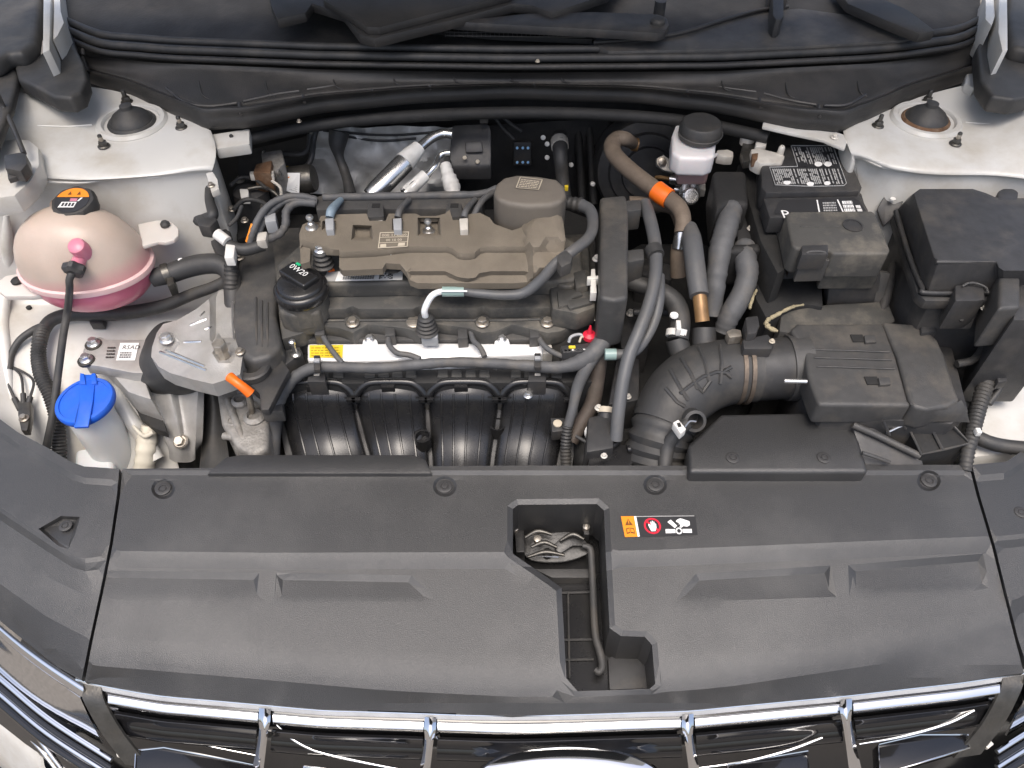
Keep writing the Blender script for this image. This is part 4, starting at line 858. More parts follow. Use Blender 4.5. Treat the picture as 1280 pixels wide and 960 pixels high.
for q in ([(12, 458), (10, 478), (18, 498), (25, 512)], [(14, 458), (26, 470), (29, 492), (30, 510)], [(14, 458), (34, 468), (42, 478), (38, 496), (34, 512)]):
    tube('ground_wire', [(x, y, 0.778 - (y - 458) * 0.0004) for x, y in q], 1.6, 'rubber', lh, n=6)
    tube('crimp_sleeve', [(x, y, 0.779 - (y - 458) * 0.0004) for x, y in q[-2:]], 3.4, 'rubber', lh, n=8)
prism('ring_terminal', [(22, 502), (38, 502), (38, 518), (34, 538), (26, 538), (22, 518)], 0.764, 0.752, 'dark_steel', lh, 0.002)
bolt((30, 523, 0.765), 4.2, lh, 'zinc_bolt')
prism('harness_clip', [(110, 396), (130, 396), (128, 404), (112, 404)], 0.80, 0.787, 'black_plastic', lh, 0.001)
# ================================================================== engine mount
em_ = thing('engine_mount', 'cast aluminium engine mount with rubber dome bolted to the inner fender by the washer neck', 'engine mount')
prism('mount_arm', [(101, 446), (104, 436), (112, 426), (124, 420), (134, 424), (182, 424), (180, 466), (166, 466), (120, 457), (106, 456)], 0.812, 0.792, 'cast_aluminium', em_, 0.003)
prism('arm_leg', [(124, 452), (176, 460), (190, 500), (160, 490), (140, 468)], 0.794, 0.70, 'cast_aluminium', em_, 0.004)
for p in ((117, 431, 0.812), (108, 451, 0.812)):
    lathe('bolt_seat', p, [(0.0115, -0.002), (0.0115, 0.002), (0.009, 0.0025)], 'dark_steel', em_, n=18); bolt((p[0], p[1] - 2, 0.8145), 5.6, em_, 'clean_zinc')
f = Face((148, 451, 0.8125), (169, 451, 0.8125), (174, 429, 0.8125), (153, 429, 0.8125), 0.0008)
st = f.rect('mount_sticker', -0.12, 0, 1, 1, 'white_print', em_); f.text('RSAD', 0.06, 0.62, 0.24, 'dark_print', st, squash=0.9)
f.polys('lettering', barrow(0.02, 0.14, 0.72, 0.50, 3, 5), 'dark_print', st, 0.0003)
f2 = Face((128, 451, 0.8125), (146, 451, 0.8125), (149, 430, 0.8125), (132, 430, 0.8125), 0.0006); f2.polys('ink_marks', barrow(0.2, 0.15, 0.8, 0.9, 4, 9, 0.5), 'dark_steel', em_)
grid('rubber_dome', [[(176, 440, 0.80), (184, 420, 0.812), (200, 404, 0.82), (222, 402, 0.822), (245, 412, 0.815)], [(170, 456, 0.80), (182, 438, 0.832), (205, 424, 0.845), (235, 428, 0.842), (262, 440, 0.825)],
                     [(170, 474, 0.792), (186, 466, 0.818), (212, 462, 0.83), (244, 468, 0.825), (268, 470, 0.81)], [(178, 486, 0.77), (194, 488, 0.785), (216, 489, 0.79), (240, 488, 0.79), (262, 482, 0.785)],
                     [(186, 490, 0.74), (198, 496, 0.745), (218, 496, 0.75), (240, 494, 0.75), (262, 488, 0.75)]], 'rubber', em_, k=5, smooth=70)
BK = [(283, 354), (289, 362), (291, 384), (290, 404), (296, 418), (304, 440), (300, 468), (284, 474), (266, 480), (240, 474), (212, 466), (198, 458), (189, 446), (190, 434), (196, 416), (204, 405), (222, 400), (246, 386), (268, 368)]
def zb(x, y):
    z = 0.868 - max(0, (250 - x)) * 0.0003
    if x > 262 and y < 424: z -= 0.010 * min(1, (x - 262) / 8)
    for hx, hy in ((211, 428), (281, 440)):
        d = math.hypot(x - hx, y - hy)
        if d < 17: z += 0.004 * min(1, (17 - d) / 4)
        if d < 11: z -= 0.010 * min(1, (11 - d) / 3)
    return z
bkt = relief('mount_bracket', BK, zb, 'cast_aluminium', em_, step=8, skirt=0.024, lines=[[(262, 380), (262, 424)], [(270, 372), (270, 424)]], smooth=30)
for q in ([(256, 390), (250, 396)], [(238, 407), (258, 399)], [(230, 428), (252, 427)], [(200, 440), (258, 463)], [(208, 438), (256, 458)], [(256, 412), (264, 409)]):
    rib_on('cast_rib', bkt, q, 1.8, 'bright_aluminium', em_)
bolt((209, 424, 0.858), 6.4, em_, 'clean_zinc')
b_ = bolt((281, 452, 0.856), 7.0, em_, 'zinc_bolt'); lathe('stud_nut', (280, 446, 0.866), [(0.008, 0), (0.008, 0.012), (0.0095, 0.013), (0.0095, 0.024), (0.008, 0.026)], 'zinc_bolt', em_, n=6)
LEG = [[(186, 486, 0.772), (200, 488, 0.775), (212, 487, 0.782), (222, 488, 0.77), (236, 488, 0.775), (248, 486, 0.782)], [(194, 512, 0.755), (206, 514, 0.752), (218, 513, 0.762), (226, 514, 0.75), (236, 514, 0.752), (246, 512, 0.764)],
       [(204, 540, 0.732), (212, 543, 0.728), (224, 543, 0.735), (230, 544, 0.727), (238, 543, 0.728), (245, 540, 0.74)], [(210, 558, 0.715), (216, 562, 0.708), (226, 564, 0.710), (232, 564, 0.708), (238, 562, 0.708), (244, 558, 0.72)], [(212, 574, 0.69), (218, 577, 0.687), (226, 578, 0.687), (234, 578, 0.687), (240, 577, 0.687), (244, 574, 0.69)]]
grid('mount_leg', LEG, 'cast_aluminium', em_, k=4, thick=0.01, smooth=32)
bolt((226, 552, 0.724), 6.5, em_, 'zinc_bolt', axis=(0, -0.5, 1))
grid('fender_hose', [[(254, 492, 0.75), (262, 484, 0.765), (272, 492, 0.755)], [(256, 520, 0.73), (266, 510, 0.745), (278, 520, 0.73)], [(252, 556, 0.70), (264, 548, 0.715), (284, 556, 0.70)], [(248, 600, 0.67), (262, 592, 0.68), (290, 600, 0.67)]], 'rubber', em_, k=4)
# dark wheel-house gap beside the mount
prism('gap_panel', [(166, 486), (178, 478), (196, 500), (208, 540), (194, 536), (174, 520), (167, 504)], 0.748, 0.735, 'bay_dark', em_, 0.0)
od = thing('dipstick', 'orange plastic dipstick handle pushed into the engine front corner', 'dipstick')
tube('handle', [(287, 471, 0.876), (296, 478, 0.874), (305, 485, 0.868), (313, 492, 0.860)], [6.5, 6, 6.2, 6.8], 'orange_plastic', od, n=14, k=5)
tube('dipstick_tube', [(309, 490, 0.853), (312, 498, 0.835), (314, 510, 0.79), (316, 530, 0.74)], [4.5, 4.2, 4, 4], 'zinc_bolt', od, n=10)
# small items by the tower inner edge
br = thing('harness_bracket', 'dark connector bundle with white tape hanging by the tower wall beside the coolant tank', 'wiring bundle')
tube('cable', [(262, 228, 0.955), (262, 250, 0.95), (266, 268, 0.945), (258, 272, 0.94), (246, 276, 0.935), (262, 284, 0.93), (285, 305, 0.92), (305, 312, 0.915), (330, 306, 0.915)], [5, 6, 7, 6, 5, 6, 7, 8, 8], 'rubber', br, n=10)
prism('connector', [(244, 270), (262, 266), (272, 274), (262, 284), (248, 282)], 0.945, 0.925, 'black_plastic', br, 0.003)
tube('white_tape', [(271, 292, 0.9325), (284, 302, 0.9265)], 7.2, 'white_plastic', br, n=12)
prism('white_clip', [(282, 304), (294, 306), (292, 322), (280, 322)], 0.925, 0.91, 'white_plastic', br, 0.002)
tube('corrugated_boot', [(289, 320, 0.905), (289, 345, 0.885), (289, 362, 0.87)], 8.5, 'rubber', br, n=14, corr=0.08, pitch=0.006)
prism('tower_tab', [(257, 216), (266, 214), (272, 224), (274, 236), (264, 240)], 0.985, 0.975, 'white_paint', br, 0.002); bolt((264, 232, 0.986), 3.2, br, 'zinc_bolt')
# ================================================================== engine
eng = thing('engine', 'four cylinder engine with black valve cover in the middle of the bay', 'engine')
prism('engine_block', [(312, 300), (335, 268), (700, 258), (742, 274), (748, 400), (745, 478), (345, 480), (322, 470), (305, 420)], 0.815, 0.40, 'bay_dark', eng, 0.006)
prism('timing_cover', [(293, 352), (300, 318), (318, 296), (346, 284), (378, 282), (384, 326), (346, 344), (344, 392), (352, 430), (338, 446), (316, 452), (296, 440), (290, 400)], 0.872, 0.62, 'grey_plastic', eng, 0.008, seg=3)
for x0, y0, y1 in ((320, 372, 432), (327, 376, 434), (334, 378, 434)): tube('cover_rib', [(x0, y0, 0.8725), (x0, (y0 + y1) / 2, 0.8727), (x0 + 1, y1, 0.871)], 1.6, 'grey_plastic', eng, n=6)
for y in (361, 378, 397, 414): tube('lattice_rib', [(293, y, 0.866), (310, y - 1, 0.869)], 1.5, 'zinc_bolt', eng, n=6)
tube('lattice_rib', [(301, 352, 0.868), (299, 390, 0.868), (300, 440, 0.866)], 1.6, 'zinc_bolt', eng, n=6); tube('lattice_rib', [(292, 356, 0.862), (291, 390, 0.862), (294, 440, 0.86)], 2.0, 'clean_zinc', eng, n=6)
prism('cover_base', [(330, 300), (742, 292), (750, 330), (749, 416), (700, 424), (352, 426), (340, 440), (330, 420)], 0.842, 0.80, 'grey_plastic', eng, 0.003)
def wavy(a, b, y, n, amp): return [(a + (b - a) * i / n, y + amp * math.sin(i * math.pi * 0.5)) for i in range(n + 1)]
prism('cover_flange', [(336, 300), (738, 292), (745, 330), (746, 398)] + [(732, 403), (700, 414), (684, 416), (668, 412), (640, 405), (620, 414), (603, 416), (586, 410), (545, 405), (524, 416), (505, 410), (460, 405), (441, 416), (424, 410), (394, 406), (377, 417), (352, 424)], 0.860, 0.835, 'dusty_plastic', eng, 0.003)
prism('cover_step', [(340, 300), (735, 292), (740, 380), (716, 386), (690, 384), (612, 386), (604, 382), (596, 386), (532, 386), (524, 382), (516, 386), (448, 386), (440, 382), (432, 386), (384, 388), (366, 398), (350, 396)], 0.879, 0.858, 'dusty_plastic', eng, 0.003)
prism('cover_deck', [(346, 330), (384, 296), (700, 290), (726, 306), (730, 348), (690, 352), (520, 353), (404, 355), (398, 362), (388, 372), (366, 378), (350, 372)], 0.904, 0.876, 'dusty_plastic', eng, 0.006, seg=3)
tube('flange_ridge', [(366, 405, 0.8615), (400, 401, 0.8615), (520, 400, 0.8615), (640, 400, 0.8615), (738, 396, 0.8615)], 1.6, 'dusty_plastic', eng, n=6)
for p in ((377, 405), (441, 404), (603, 404), (684, 404)):
    lathe('bolt_boss', (*p, 0.856), [(0.0115, -0.014), (0.011, 0.006), (0.0095, 0.007)], 'dusty_plastic', eng, n=18); bolt((*p, 0.8625), 5.8, eng)
lathe('bolt_boss', (518, 406, 0.856), [(0.0115, -0.014), (0.011, 0.006), (0.0095, 0.007)], 'zinc_bolt', eng, n=18)
# right end of the valve cover
prism('cover_end', [(686, 350), (700, 338), (735, 336), (744, 350), (745, 384), (722, 392), (690, 386)], 0.893, 0.86, 'dusty_plastic', eng, 0.005)
lathe('sensor_boss', (708, 348, 0.90), [(0.018, -0.02), (0.016, -0.002), (0.014, 0.0), (0.008, 0.0), (0.0075, -0.004), (0.001, -0.004)], 'dusty_plastic', eng, n=24)
prism('sensor_block', [(716, 340), (732, 336), (736, 356), (720, 360)], 0.905, 0.88, 'dusty_plastic', eng, 0.003)
for q in ([(696, 362), (722, 360), (730, 368), (716, 372), (712, 380), (698, 384)], [(704, 374), (740, 370), (742, 378), (712, 386)]): prism('cast_lobe', q, 0.897, 0.87, 'dusty_plastic', eng, 0.004)
bolt((742, 396, 0.865), 5.5, eng); bolt((746, 324, 0.90), 4, eng, 'white_plastic'); bolt((690, 384, 0.865), 4.6, eng)
# sticker on the deck
f = Face((404, 352.5, 0.9045), (503, 350.5, 0.9045), (504, 339, 0.9045), (409, 340, 0.9045), 0.0008)
s = f.rect('engine_sticker', 0.15, 0, 1, 1, 'white_print', eng); s['label'] = 'cream bar code sticker on the valve cover'
f.rect('grey_field', 0, 0, 0.15, 1, 'grey_print', s); f.polys('bar_code', [[(0.24 + i * 0.0105, 0.14), (0.24 + i * 0.0105 + 0.004 + 0.003 * (i * 7 % 3 == 0), 0.14), (0.24 + i * 0.0105 + 0.004 + 0.003 * (i * 7 % 3 == 0), 0.58), (0.24 + i * 0.0105, 0.58)] for i in range(38)], 'dark_print', s, 0.0004)
f.polys('lettering', barrow(0.22, 0.68, 0.66, 0.90, 1, 3, 0.8), 'dark_print', s, 0.0004)
rq = random.Random(4); f.polys('data_matrix', [[(0.70 + i * 0.022, 0.12 + j * 0.095), (0.72 + i * 0.022, 0.12 + j * 0.095), (0.72 + i * 0.022, 0.20 + j * 0.095), (0.70 + i * 0.022, 0.20 + j * 0.095)] for i in range(8) for j in range(8) if rq.random() < 0.5], 'dark_print', s, 0.0004)
# oil cap
oc = P((374, 352, 0.922))
prism('filler_boss', [(346, 366), (366, 352), (398, 352), (404, 376), (398, 390), (362, 394), (348, 388)], 0.893, 0.85, 'dusty_plastic', eng, 0.006, seg=3)
for q in ((300, 322), (296, 352), (314, 302), (346, 290), (300, 440)): bolt((*q, 0.873), 4.2, eng)
lathe('oil_filler_neck', oc, [(0.033, -0.055), (0.032, -0.03), (0.031, -0.012)], 'dusty_plastic', eng, n=32)
cap_ = lathe('oil_cap', oc, [(0.0345, -0.022), (0.036, -0.018), (0.036, -0.010), (0.034, -0.007), (0.0315, -0.006), (0.0305, -0.002), (0.028, 0.0), (0.001, 0.001)], 'manifold_plastic', eng, n=40)
d1 = Vector((0.78, -0.62, 0)).normalized(); d2 = Vector((0.62, 0.78, 0)); hc = oc + Vector((-0.001, 0.007, 0.004))
bm = bmesh.new(); add_box(bm, hc, (0.050, 0.026, 0.010), 0, Matrix((d1, d2, Vector((0, 0, 1)))).transposed()); bevel_bm(bm, 0.003, 3); from_bm('cap_grip', bm, 'manifold_plastic', cap_)
text('0W20', hc - d1 * 0.019 + d2 * 0.000 + Vector((0, 0, 0.0055)), d1, d2, 0.0125, 'white_print', cap_)
box('green_tab', hc + d2 * 0.012 - d1 * 0.013 + Vector((0, 0, 0.004)), (0.008, 0.004, 0.004), 'green_plastic', cap_, rz=-38)
box('red_tag', (414, 338, 0.906), (0.009, 0.004, 0.003), 'orange_plastic', eng, rz=25)
# rubber cushion posts that carry the insulation pad
for (x, y), hgt in (((405, 330), 0.938), ((491, 332), 0.935)):
    t = thing('cushion_post', 'ribbed black rubber post with zinc bolt beside the oil cap' if x < 450 else 'ribbed black rubber post with zinc bolt above the bar code sticker', 'rubber post', 'rubber posts in front of the insulation pad')
    b = P((x, y + 2, 0.918)); s = []
    for i in range(4): s += [(0.0135 - i * 0.0012, i * 0.007), (0.0145 - i * 0.0014, i * 0.007 + 0.0025), (0.0105 - i * 0.001, i * 0.007 + 0.005)]
    lathe('ribbed_boot', b, s, 'rubber', t, n=24); bolt(b + Vector((0, 0, 0.0265)), 5.2 if x < 450 else 4.4, t, 'clean_zinc')
# ================================================================== insulation pad
pad = thing('insulation_pad', 'dusty brown moulded insulation pad over the top of the engine', 'insulation pad')
cr = [(372, 302), (398, 308), (425, 318), (470, 316), (510, 311), (562, 311), (574, 320), (592, 320), (602, 311), (656, 311), (720, 305)]
OUT = [(374, 292), (378, 281), (386, 277), (398, 278), (401, 270), (422, 268), (458, 267), (462, 276), (482, 276), (486, 267), (520, 267), (526, 270), (545, 270), (556, 267), (562, 262), (566, 275), (580, 275), (584, 268), (600, 266), (612, 272), (618, 280), (640, 288), (652, 284), (662, 268), (698, 260), (704, 276), (707, 300), (704, 318), (692, 336), (668, 352), (640, 354), (522, 354), (512, 350), (508, 340), (500, 330), (482, 329), (478, 336), (428, 338), (424, 334), (424, 312), (388, 311), (387, 327), (376, 330)]
lobe = [(653, 286), (664, 268), (700, 258), (712, 300), (708, 320), (690, 336), (672, 352), (660, 352), (658, 312)]
pits = [[(441, 281), (465, 282), (466, 300), (439, 300)], [(522, 272), (550, 272), (551, 295), (522, 295)], [(386, 276), (401, 276), (401, 285), (386, 285)], [(403, 276), (420, 276), (420, 288), (402, 288)], [(490, 274), (504, 274), (504, 288), (490, 288)]]
def zpad(x, y):
    c = lerp(cr, x); z = prof([(c - 60, 0.960), (c - 12, 0.9555), (c - 3, 0.954), (c + 2, 0.949), (c + 5, 0.9445), (c + 28, 0.9395), (c + 33, 0.931), (c + 50, 0.925)], y)
    if inside((x, y), lobe): z += 0.010 * min(1, pdist((x, y), lobe) / 6)
    for i, p in enumerate(pits):
        if inside((x, y), p): z -= (0.012, 0.014, 0.008, 0.008, 0.008)[i] * min(1, pdist((x, y), p) / 3.5)
    if math.hypot(x - 692, y - 312) < 16: z -= 0.006 * min(1, (16 - math.hypot(x - 692, y - 312)) / 5)
    return z
L = [[q for q in curve_line(cr, o, 378, 656, 40) if inside(q, OUT) and pdist(q, OUT) > 2] for o in (-3, 2, 5)] + [[q for q in curve_line(cr, o, 514, 656, 10) if inside(q, OUT)] for o in (28, 33)]
L += [p + [p[0]] for p in pits] + [(lambda q: q + [q[0]])(outset(p, -3.5)) for p in pits] + [[(654, 286), (663, 271), (697, 262)], [(659, 290), (668, 276), (696, 268)], [(659, 312), (661, 350)], [(666, 312), (667, 350)]]
relief('pad_sheet', OUT, zpad, 'pad_brown', pad, lines=L, step=8, skirt=0.010, smooth=34)
f = Face((472.5, 311.5, zpad(474, 311)), (509.5, 309.5, zpad(508, 309)), (511.5, 290.5, zpad(510, 291)), (475, 291.5, zpad(476, 291)), 0.0012)
s = f.rect('pad_label', 0, 0, 1, 1, 'pad_brown', pad)
f.polys('label_frame', [[(0, 0), (1, 0), (1, 0.05), (0, 0.05)], [(0, 0.95), (1, 0.95), (1, 1), (0, 1)], [(0, 0), (0.03, 0), (0.03, 1), (0, 1)], [(0.97, 0), (1, 0), (1, 1), (0.97, 1)], [(0, 0.66), (1, 0.66), (1, 0.69), (0, 0.69)], [(0, 0.32), (1, 0.32), (1, 0.35), (0, 0.35)], [(0.07, 0.06), (0.28, 0.06), (0.26, 0.26), (0.07, 0.24)], [(0.66, 0.08), (0.9, 0.08), (0.9, 0.28), (0.68, 0.28)]], 'cream_print', s, 0.0004)
f.text('000 111', 0.08, 0.73, 0.17, 'cream_print', s); f.text('0000', 0.62, 0.73, 0.15, 'cream_print', s); f.text('00 10 00', 0.24, 0.42, 0.15, 'cream_print', s)
for (x, y) in ((390, 285), (536, 290)): bolt((x, y, zpad(x, y) - 0.001), 4.8, pad, 'clean_zinc', 'ball', 'ball_stud')
# dark cap over the pad's raised corner
bc = thing('high_pressure_pump_cover', 'rounded dark brown cover box rising behind the insulation pad', 'pump cover')
prism('cover_box', [(617, 240), (620, 229), (630, 221), (646, 217.5), (672, 219), (696, 223), (706, 232), (708, 243), (703, 251), (688, 256), (660, 257), (636, 254), (622, 249)], 0.988, 0.935, 'pad_dark', bc, 0.0075, seg=4)
f = Face((644.5, 236, 0.988), (673.5, 238.5, 0.988), (678.5, 225.5, 0.988), (650, 222, 0.988), 0.0012)
s = f.rect('cover_label', 0, 0, 1, 1, 'pad_dark', bc); f.polys('label_frame', [[(0, 0), (1, 0), (1, 0.04), (0, 0.04)], [(0, 0.96), (1, 0.96), (1, 1), (0, 1)], [(0, 0), (0.04, 0), (0.04, 1), (0, 1)], [(0.96, 0), (1, 0), (1, 1), (0.96, 1)]] + barrow(0.1, 0.14, 0.9, 0.88, 5, 21, 0.45), 'cream_print', s, 0.0004)
# rear coil harness rail
cr_ = thing('coil_harness_rail', 'dark grey plastic wiring rail along the back of the engine top', 'wiring rail')
prism('rail_channel', [(393, 246), (410, 241), (600, 239), (606, 246), (604, 260), (395, 262)], 0.948, 0.90, 'grey_plastic', cr_, 0.004)
tube('rail_wires', [(404, 247, 0.95), (450, 246, 0.951), (500, 245, 0.951), (560, 244, 0.951), (600, 243, 0.95), (622, 236, 0.955)], 5, 'tape', cr_, n=10, wob=0.05)
for x in (470, 568):
    prism('rail_clip', [(x - 10, 254), (x + 9, 254), (x + 10, 270), (x - 12, 272)], 0.956, 0.915, 'grey_plastic', cr_, 0.002)
    box('clip_window', (x, 257, 0.9565), (0.011, 0.009, 0.001), 'bay_dark', cr_, bev=0); prism('clip_tongue', [(x - 10, 276), (x + 8, 275), (x + 9, 280), (x - 11, 281)], 0.949, 0.94, 'white_plastic', cr_, 0.001)
for x, m in ((412, 'blue_grey_plastic'), (497, 'grey_connector'), (580, 'bracket_white')):
    prism('coil_connector', [(x - 6, 273), (x + 5, 272), (x + 5, 287), (x - 5, 287)], 0.966, 0.94, m if x > 420 else 'grey_connector', cr_, 0.0015)
    tube('coil_wire', [(x, 272, 0.962), (x + 2, 264, 0.966), (x + 8, 256, 0.96), (x + 14, 250, 0.953)], [4.5, 4, 3.6, 4] if x != 412 else [5.5, 6, 5, 4], m if x < 420 else 'tape', cr_, n=8)
tube('coil_wire', [(592, 270, 0.955), (598, 258, 0.96), (606, 248, 0.96), (618, 240, 0.955)], 4, 'tape', cr_, n=8)
# ================================================================== fuel rail and injector wiring
fr = thing('fuel_rail', 'bright metal fuel rail with yellow label running along the engine front', 'fuel rail')
prism('rail_tube', [(384, 429), (560, 428), (678, 429), (680, 433), (679, 442), (560, 447), (430, 451), (384, 450)], 0.838, 0.812, 'rail_metal', fr, 0.005, seg=4)
prism('rail_end', [(676, 431), (690, 430), (691, 441), (678, 443)], 0.835, 0.815, 'bracket_white', fr, 0.003)
f = Face((387, 447.5, 0.838), (428, 447.5, 0.838), (429, 431.5, 0.838), (387, 432, 0.838), 0.0008); s = f.rect('yellow_label', 0, 0, 1, 1, 'yellow_print', fr)
f.polys('lettering', barrow(0.05, 0.10, 0.92, 0.92, 4, 8, 0.42), 'yellow_ink', s, 0.0004)
for x in (462, 627):
    prism('rail_foot', [(x - 10, 431), (x - 7, 418), (x + 7, 417), (x + 11, 430)], 0.842, 0.825, 'rail_metal', fr, 0.003); bolt((x, 424, 0.8425), 4.4, fr, 'clean_zinc')
for x in (542, 460): lathe('injector_seat', (x, 456, 0.806), [(0.013, -0.01), (0.013, 0.0), (0.008, 0.0)], 'rail_metal', fr, n=20)
rp = thing('rail_stud', 'small plated pin standing at the labelled end of the fuel rail', 'pin'); lathe('pin', (370, 444, 0.838), [(0.0065, 0), (0.0065, 0.003), (0.0032, 0.005), (0.0028, 0.020), (0.0045, 0.022), (0.0045, 0.027), (0.002, 0.029)], 'clean_zinc', rp, n=14)
prism('pin_plate', [(340, 440), (372, 428), (378, 440), (350, 462)], 0.8375, 0.80, 'grey_plastic', rp, 0.003)
# purge pipe with ribbed boot
pv = thing('purge_pipe', 'ribbed black boot and pale elbow pipe feeding the grey breather hose', 'breather pipe')
b = P((534, 414, 0.862)); s = []
for i in range(5): s += [(0.0150 - i * 0.0012, i * 0.006), (0.0158 - i * 0.0013, i * 0.006 + 0.0022), (0.0128 - i * 0.0012, i * 0.006 + 0.0044)]
lathe('ribbed_boot', b, s, 'rubber', pv, n=24); prism('boot_base', [(525, 414), (547, 413), (547, 422), (527, 422)], 0.862, 0.845, 'grey_connector', pv, 0.002)
tube('elbow_pipe', [b + Vector((0, 0, 0.026)), b + Vector((0, 0, 0.040)), P((538, 372, 0.915)), P((546, 366, 0.917)), P((556, 364, 0.917))], [4.2, 4.2, 4.2, 4, 4], 'milky_plastic', pv, n=12)
tube('quick_coupler', [(553, 364.5, 0.917), (580, 364.5, 0.917)], 6.4, 'teal_clip', pv, n=14); tube('coupler_pin', [(551, 364, 0.923), (584, 364, 0.923)], 1.2, 'white_print', pv, n=6)
tube('breather_hose', [(578, 364.5, 0.917), (600, 367, 0.916), (630, 369, 0.915), (655, 366, 0.918), (676, 350, 0.935), (694, 330, 0.955), (715, 314, 0.965), (735, 298, 0.962), (741, 282, 0.958), (738, 264, 0.955), (726, 256, 0.952)], [5, 5.5, 6, 6.5, 7, 7, 7, 7, 7, 7.5, 8], 'grey_hose', pv, n=14)
prism('hose_clip', [(697, 318), (708, 312), (716, 320), (714, 328), (702, 334), (697, 326)], 0.978, 0.96, 'grey_plastic', pv, 0.002)
tube('hose_nozzle', [(727, 256, 0.952), (712, 254, 0.95), (702, 250, 0.95)], [9, 8, 6], 'rubber', pv, n=12, corr=0.08, pitch=0.008)
tube('spring_clamp', [(707, 256, 0.951), (700, 255, 0.951)], 7, 'bracket_white', pv, n=12)
# ================================================================== main front harness
mh = thing('engine_harness', 'grey taped wiring harness crossing below the fuel rail and turning up beside the engine', 'wiring harness')
tube('harness_trunk', [(342, 520, 0.79), (346, 505, 0.80), (354, 488, 0.815), (368, 472, 0.828), (392, 460, 0.838), (430, 459, 0.842), (470, 460, 0.842), (520, 456, 0.843), (560, 453, 0.843), (610, 454, 0.842), (660, 457, 0.842), (700, 459, 0.842), (730, 450, 0.848), (748, 434, 0.858), (760, 412, 0.872), (768, 392, 0.885), (772, 372, 0.895)],
     [8, 9, 9, 8, 7.5, 7, 7, 7, 6.5, 6.5, 7, 8, 11, 12, 11, 10, 10], 'tape', mh, n=14, wob=0.07)
for pts in ([(401, 414), (408, 428), (418, 442), (428, 454)], [(486, 416), (486, 430), (496, 441), (512, 444), (525, 449)], [(588, 416), (592, 426), (600, 434), (606, 446)], [(672, 420), (682, 434), (700, 444), (724, 448)]):
    tube('injector_wire', [(x, y, 0.851 - max(0, y - 440) * 0.0003) for x, y in pts], 3.6, 'tape', mh, n=8)
for x, y in ((399, 413), (487, 414), (578, 417), (668, 416)): prism('injector_plug', [(x - 6, y - 7), (x + 6, y - 7), (x + 7, y + 5), (x - 6, y + 6)], 0.857, 0.835, 'grey_plastic', mh, 0.002)
for x, y in ((396, 452), (672, 449)):
    prism('cable_tie', [(x - 4, y - 8), (x + 4, y - 8), (x + 4, y + 10), (x - 4, y + 10)], 0.853, 0.845, 'black_plastic', mh, 0.001); box('tie_buckle', (x, y - 1, 0.854), (0.008, 0.006, 0.004), 'grey_connector', mh)
tube('down_branch', [(742, 446, 0.852), (732, 462, 0.84), (722, 484, 0.82), (716, 510, 0.80), (710, 532, 0.78)], [8, 8, 7.5, 6, 6], 'tape', mh, n=12)
tube('corrugated_sleeve', [(710, 528, 0.782), (708, 545, 0.765), (707, 562, 0.75), (708, 592, 0.73)], 6.6, 'rubber', mh, n=12, corr=0.09, pitch=0.005)
tube('down_branch', [(346, 510, 0.795), (344, 535, 0.76), (342, 560, 0.74), (342, 590, 0.72)], 8, 'tape', mh, n=12)
prism('sleeve_end', [(326, 498), (352, 496), (354, 515), (327, 516)], 0.806, 0.785, 'grey_plastic', mh, 0.003)
# connector with coloured pins and red tag
pc = thing('multi_plug', 'black multi pin plug with red tag beside the end of the fuel rail', 'plug')
prism('plug_body', [(700, 432), (738, 428), (742, 438), (704, 441)], 0.862, 0.835, 'black_plastic', pc, 0.002)
for i in range(7): box('pin', (707 + i * 4.6, 439 - i * 0.3, 0.8605), (0.003, 0.0028, 0.003), 'white_print' if i != 1 else 'yellow_print', pc, bev=0)
box('yellow_pin', (715, 434, 0.863), (0.009, 0.004, 0.003), 'yellow_print', pc)
lathe('red_tag', (737, 418, 0.868), [(0.009, -0.006), (0.009, 0.0), (0.004, 0.003), (0.0012, 0.016)], 'red_plastic', pc, n=14)
tube('loop_wire', [(711, 428, 0.86), (714, 421, 0.866), (724, 418, 0.866), (732, 422, 0.864)], 2, 'grey_connector', pc, n=6); tube('loop_wire', [(724, 428, 0.862), (728, 421, 0.866), (742, 424, 0.864)], 1.5, 'cream_print', pc, n=6)
# ================================================================== intake manifold
im = thing('intake_manifold', 'glossy black plastic intake manifold with four curved runners', 'intake manifold')
prism('head_flange', [(356, 462), (700, 462), (708, 470), (708, 492), (352, 492), (348, 478)], 0.795, 0.72, 'dusty_plastic', im, 0.004)
grid('plenum', [[(345, 492, 0.775), (440, 492, 0.775), (530, 492, 0.775), (620, 492, 0.775), (722, 492, 0.775)], [(350, 525, 0.75), (440, 525, 0.75), (530, 525, 0.75), (620, 525, 0.75), (722, 525, 0.75)], [(355, 560, 0.722), (440, 560, 0.722), (530, 560, 0.722), (620, 560, 0.722), (718, 560, 0.722)], [(365, 610, 0.705), (440, 610, 0.705), (530, 610, 0.705), (620, 610, 0.705), (712, 610, 0.705)]], 'black_plastic', im, k=4, thick=0.01)
RUN = [((349, 441), (370, 464)), ((445, 531), (467, 538)), ((536, 623), (541, 612)), ((628, 713), (615, 694))]
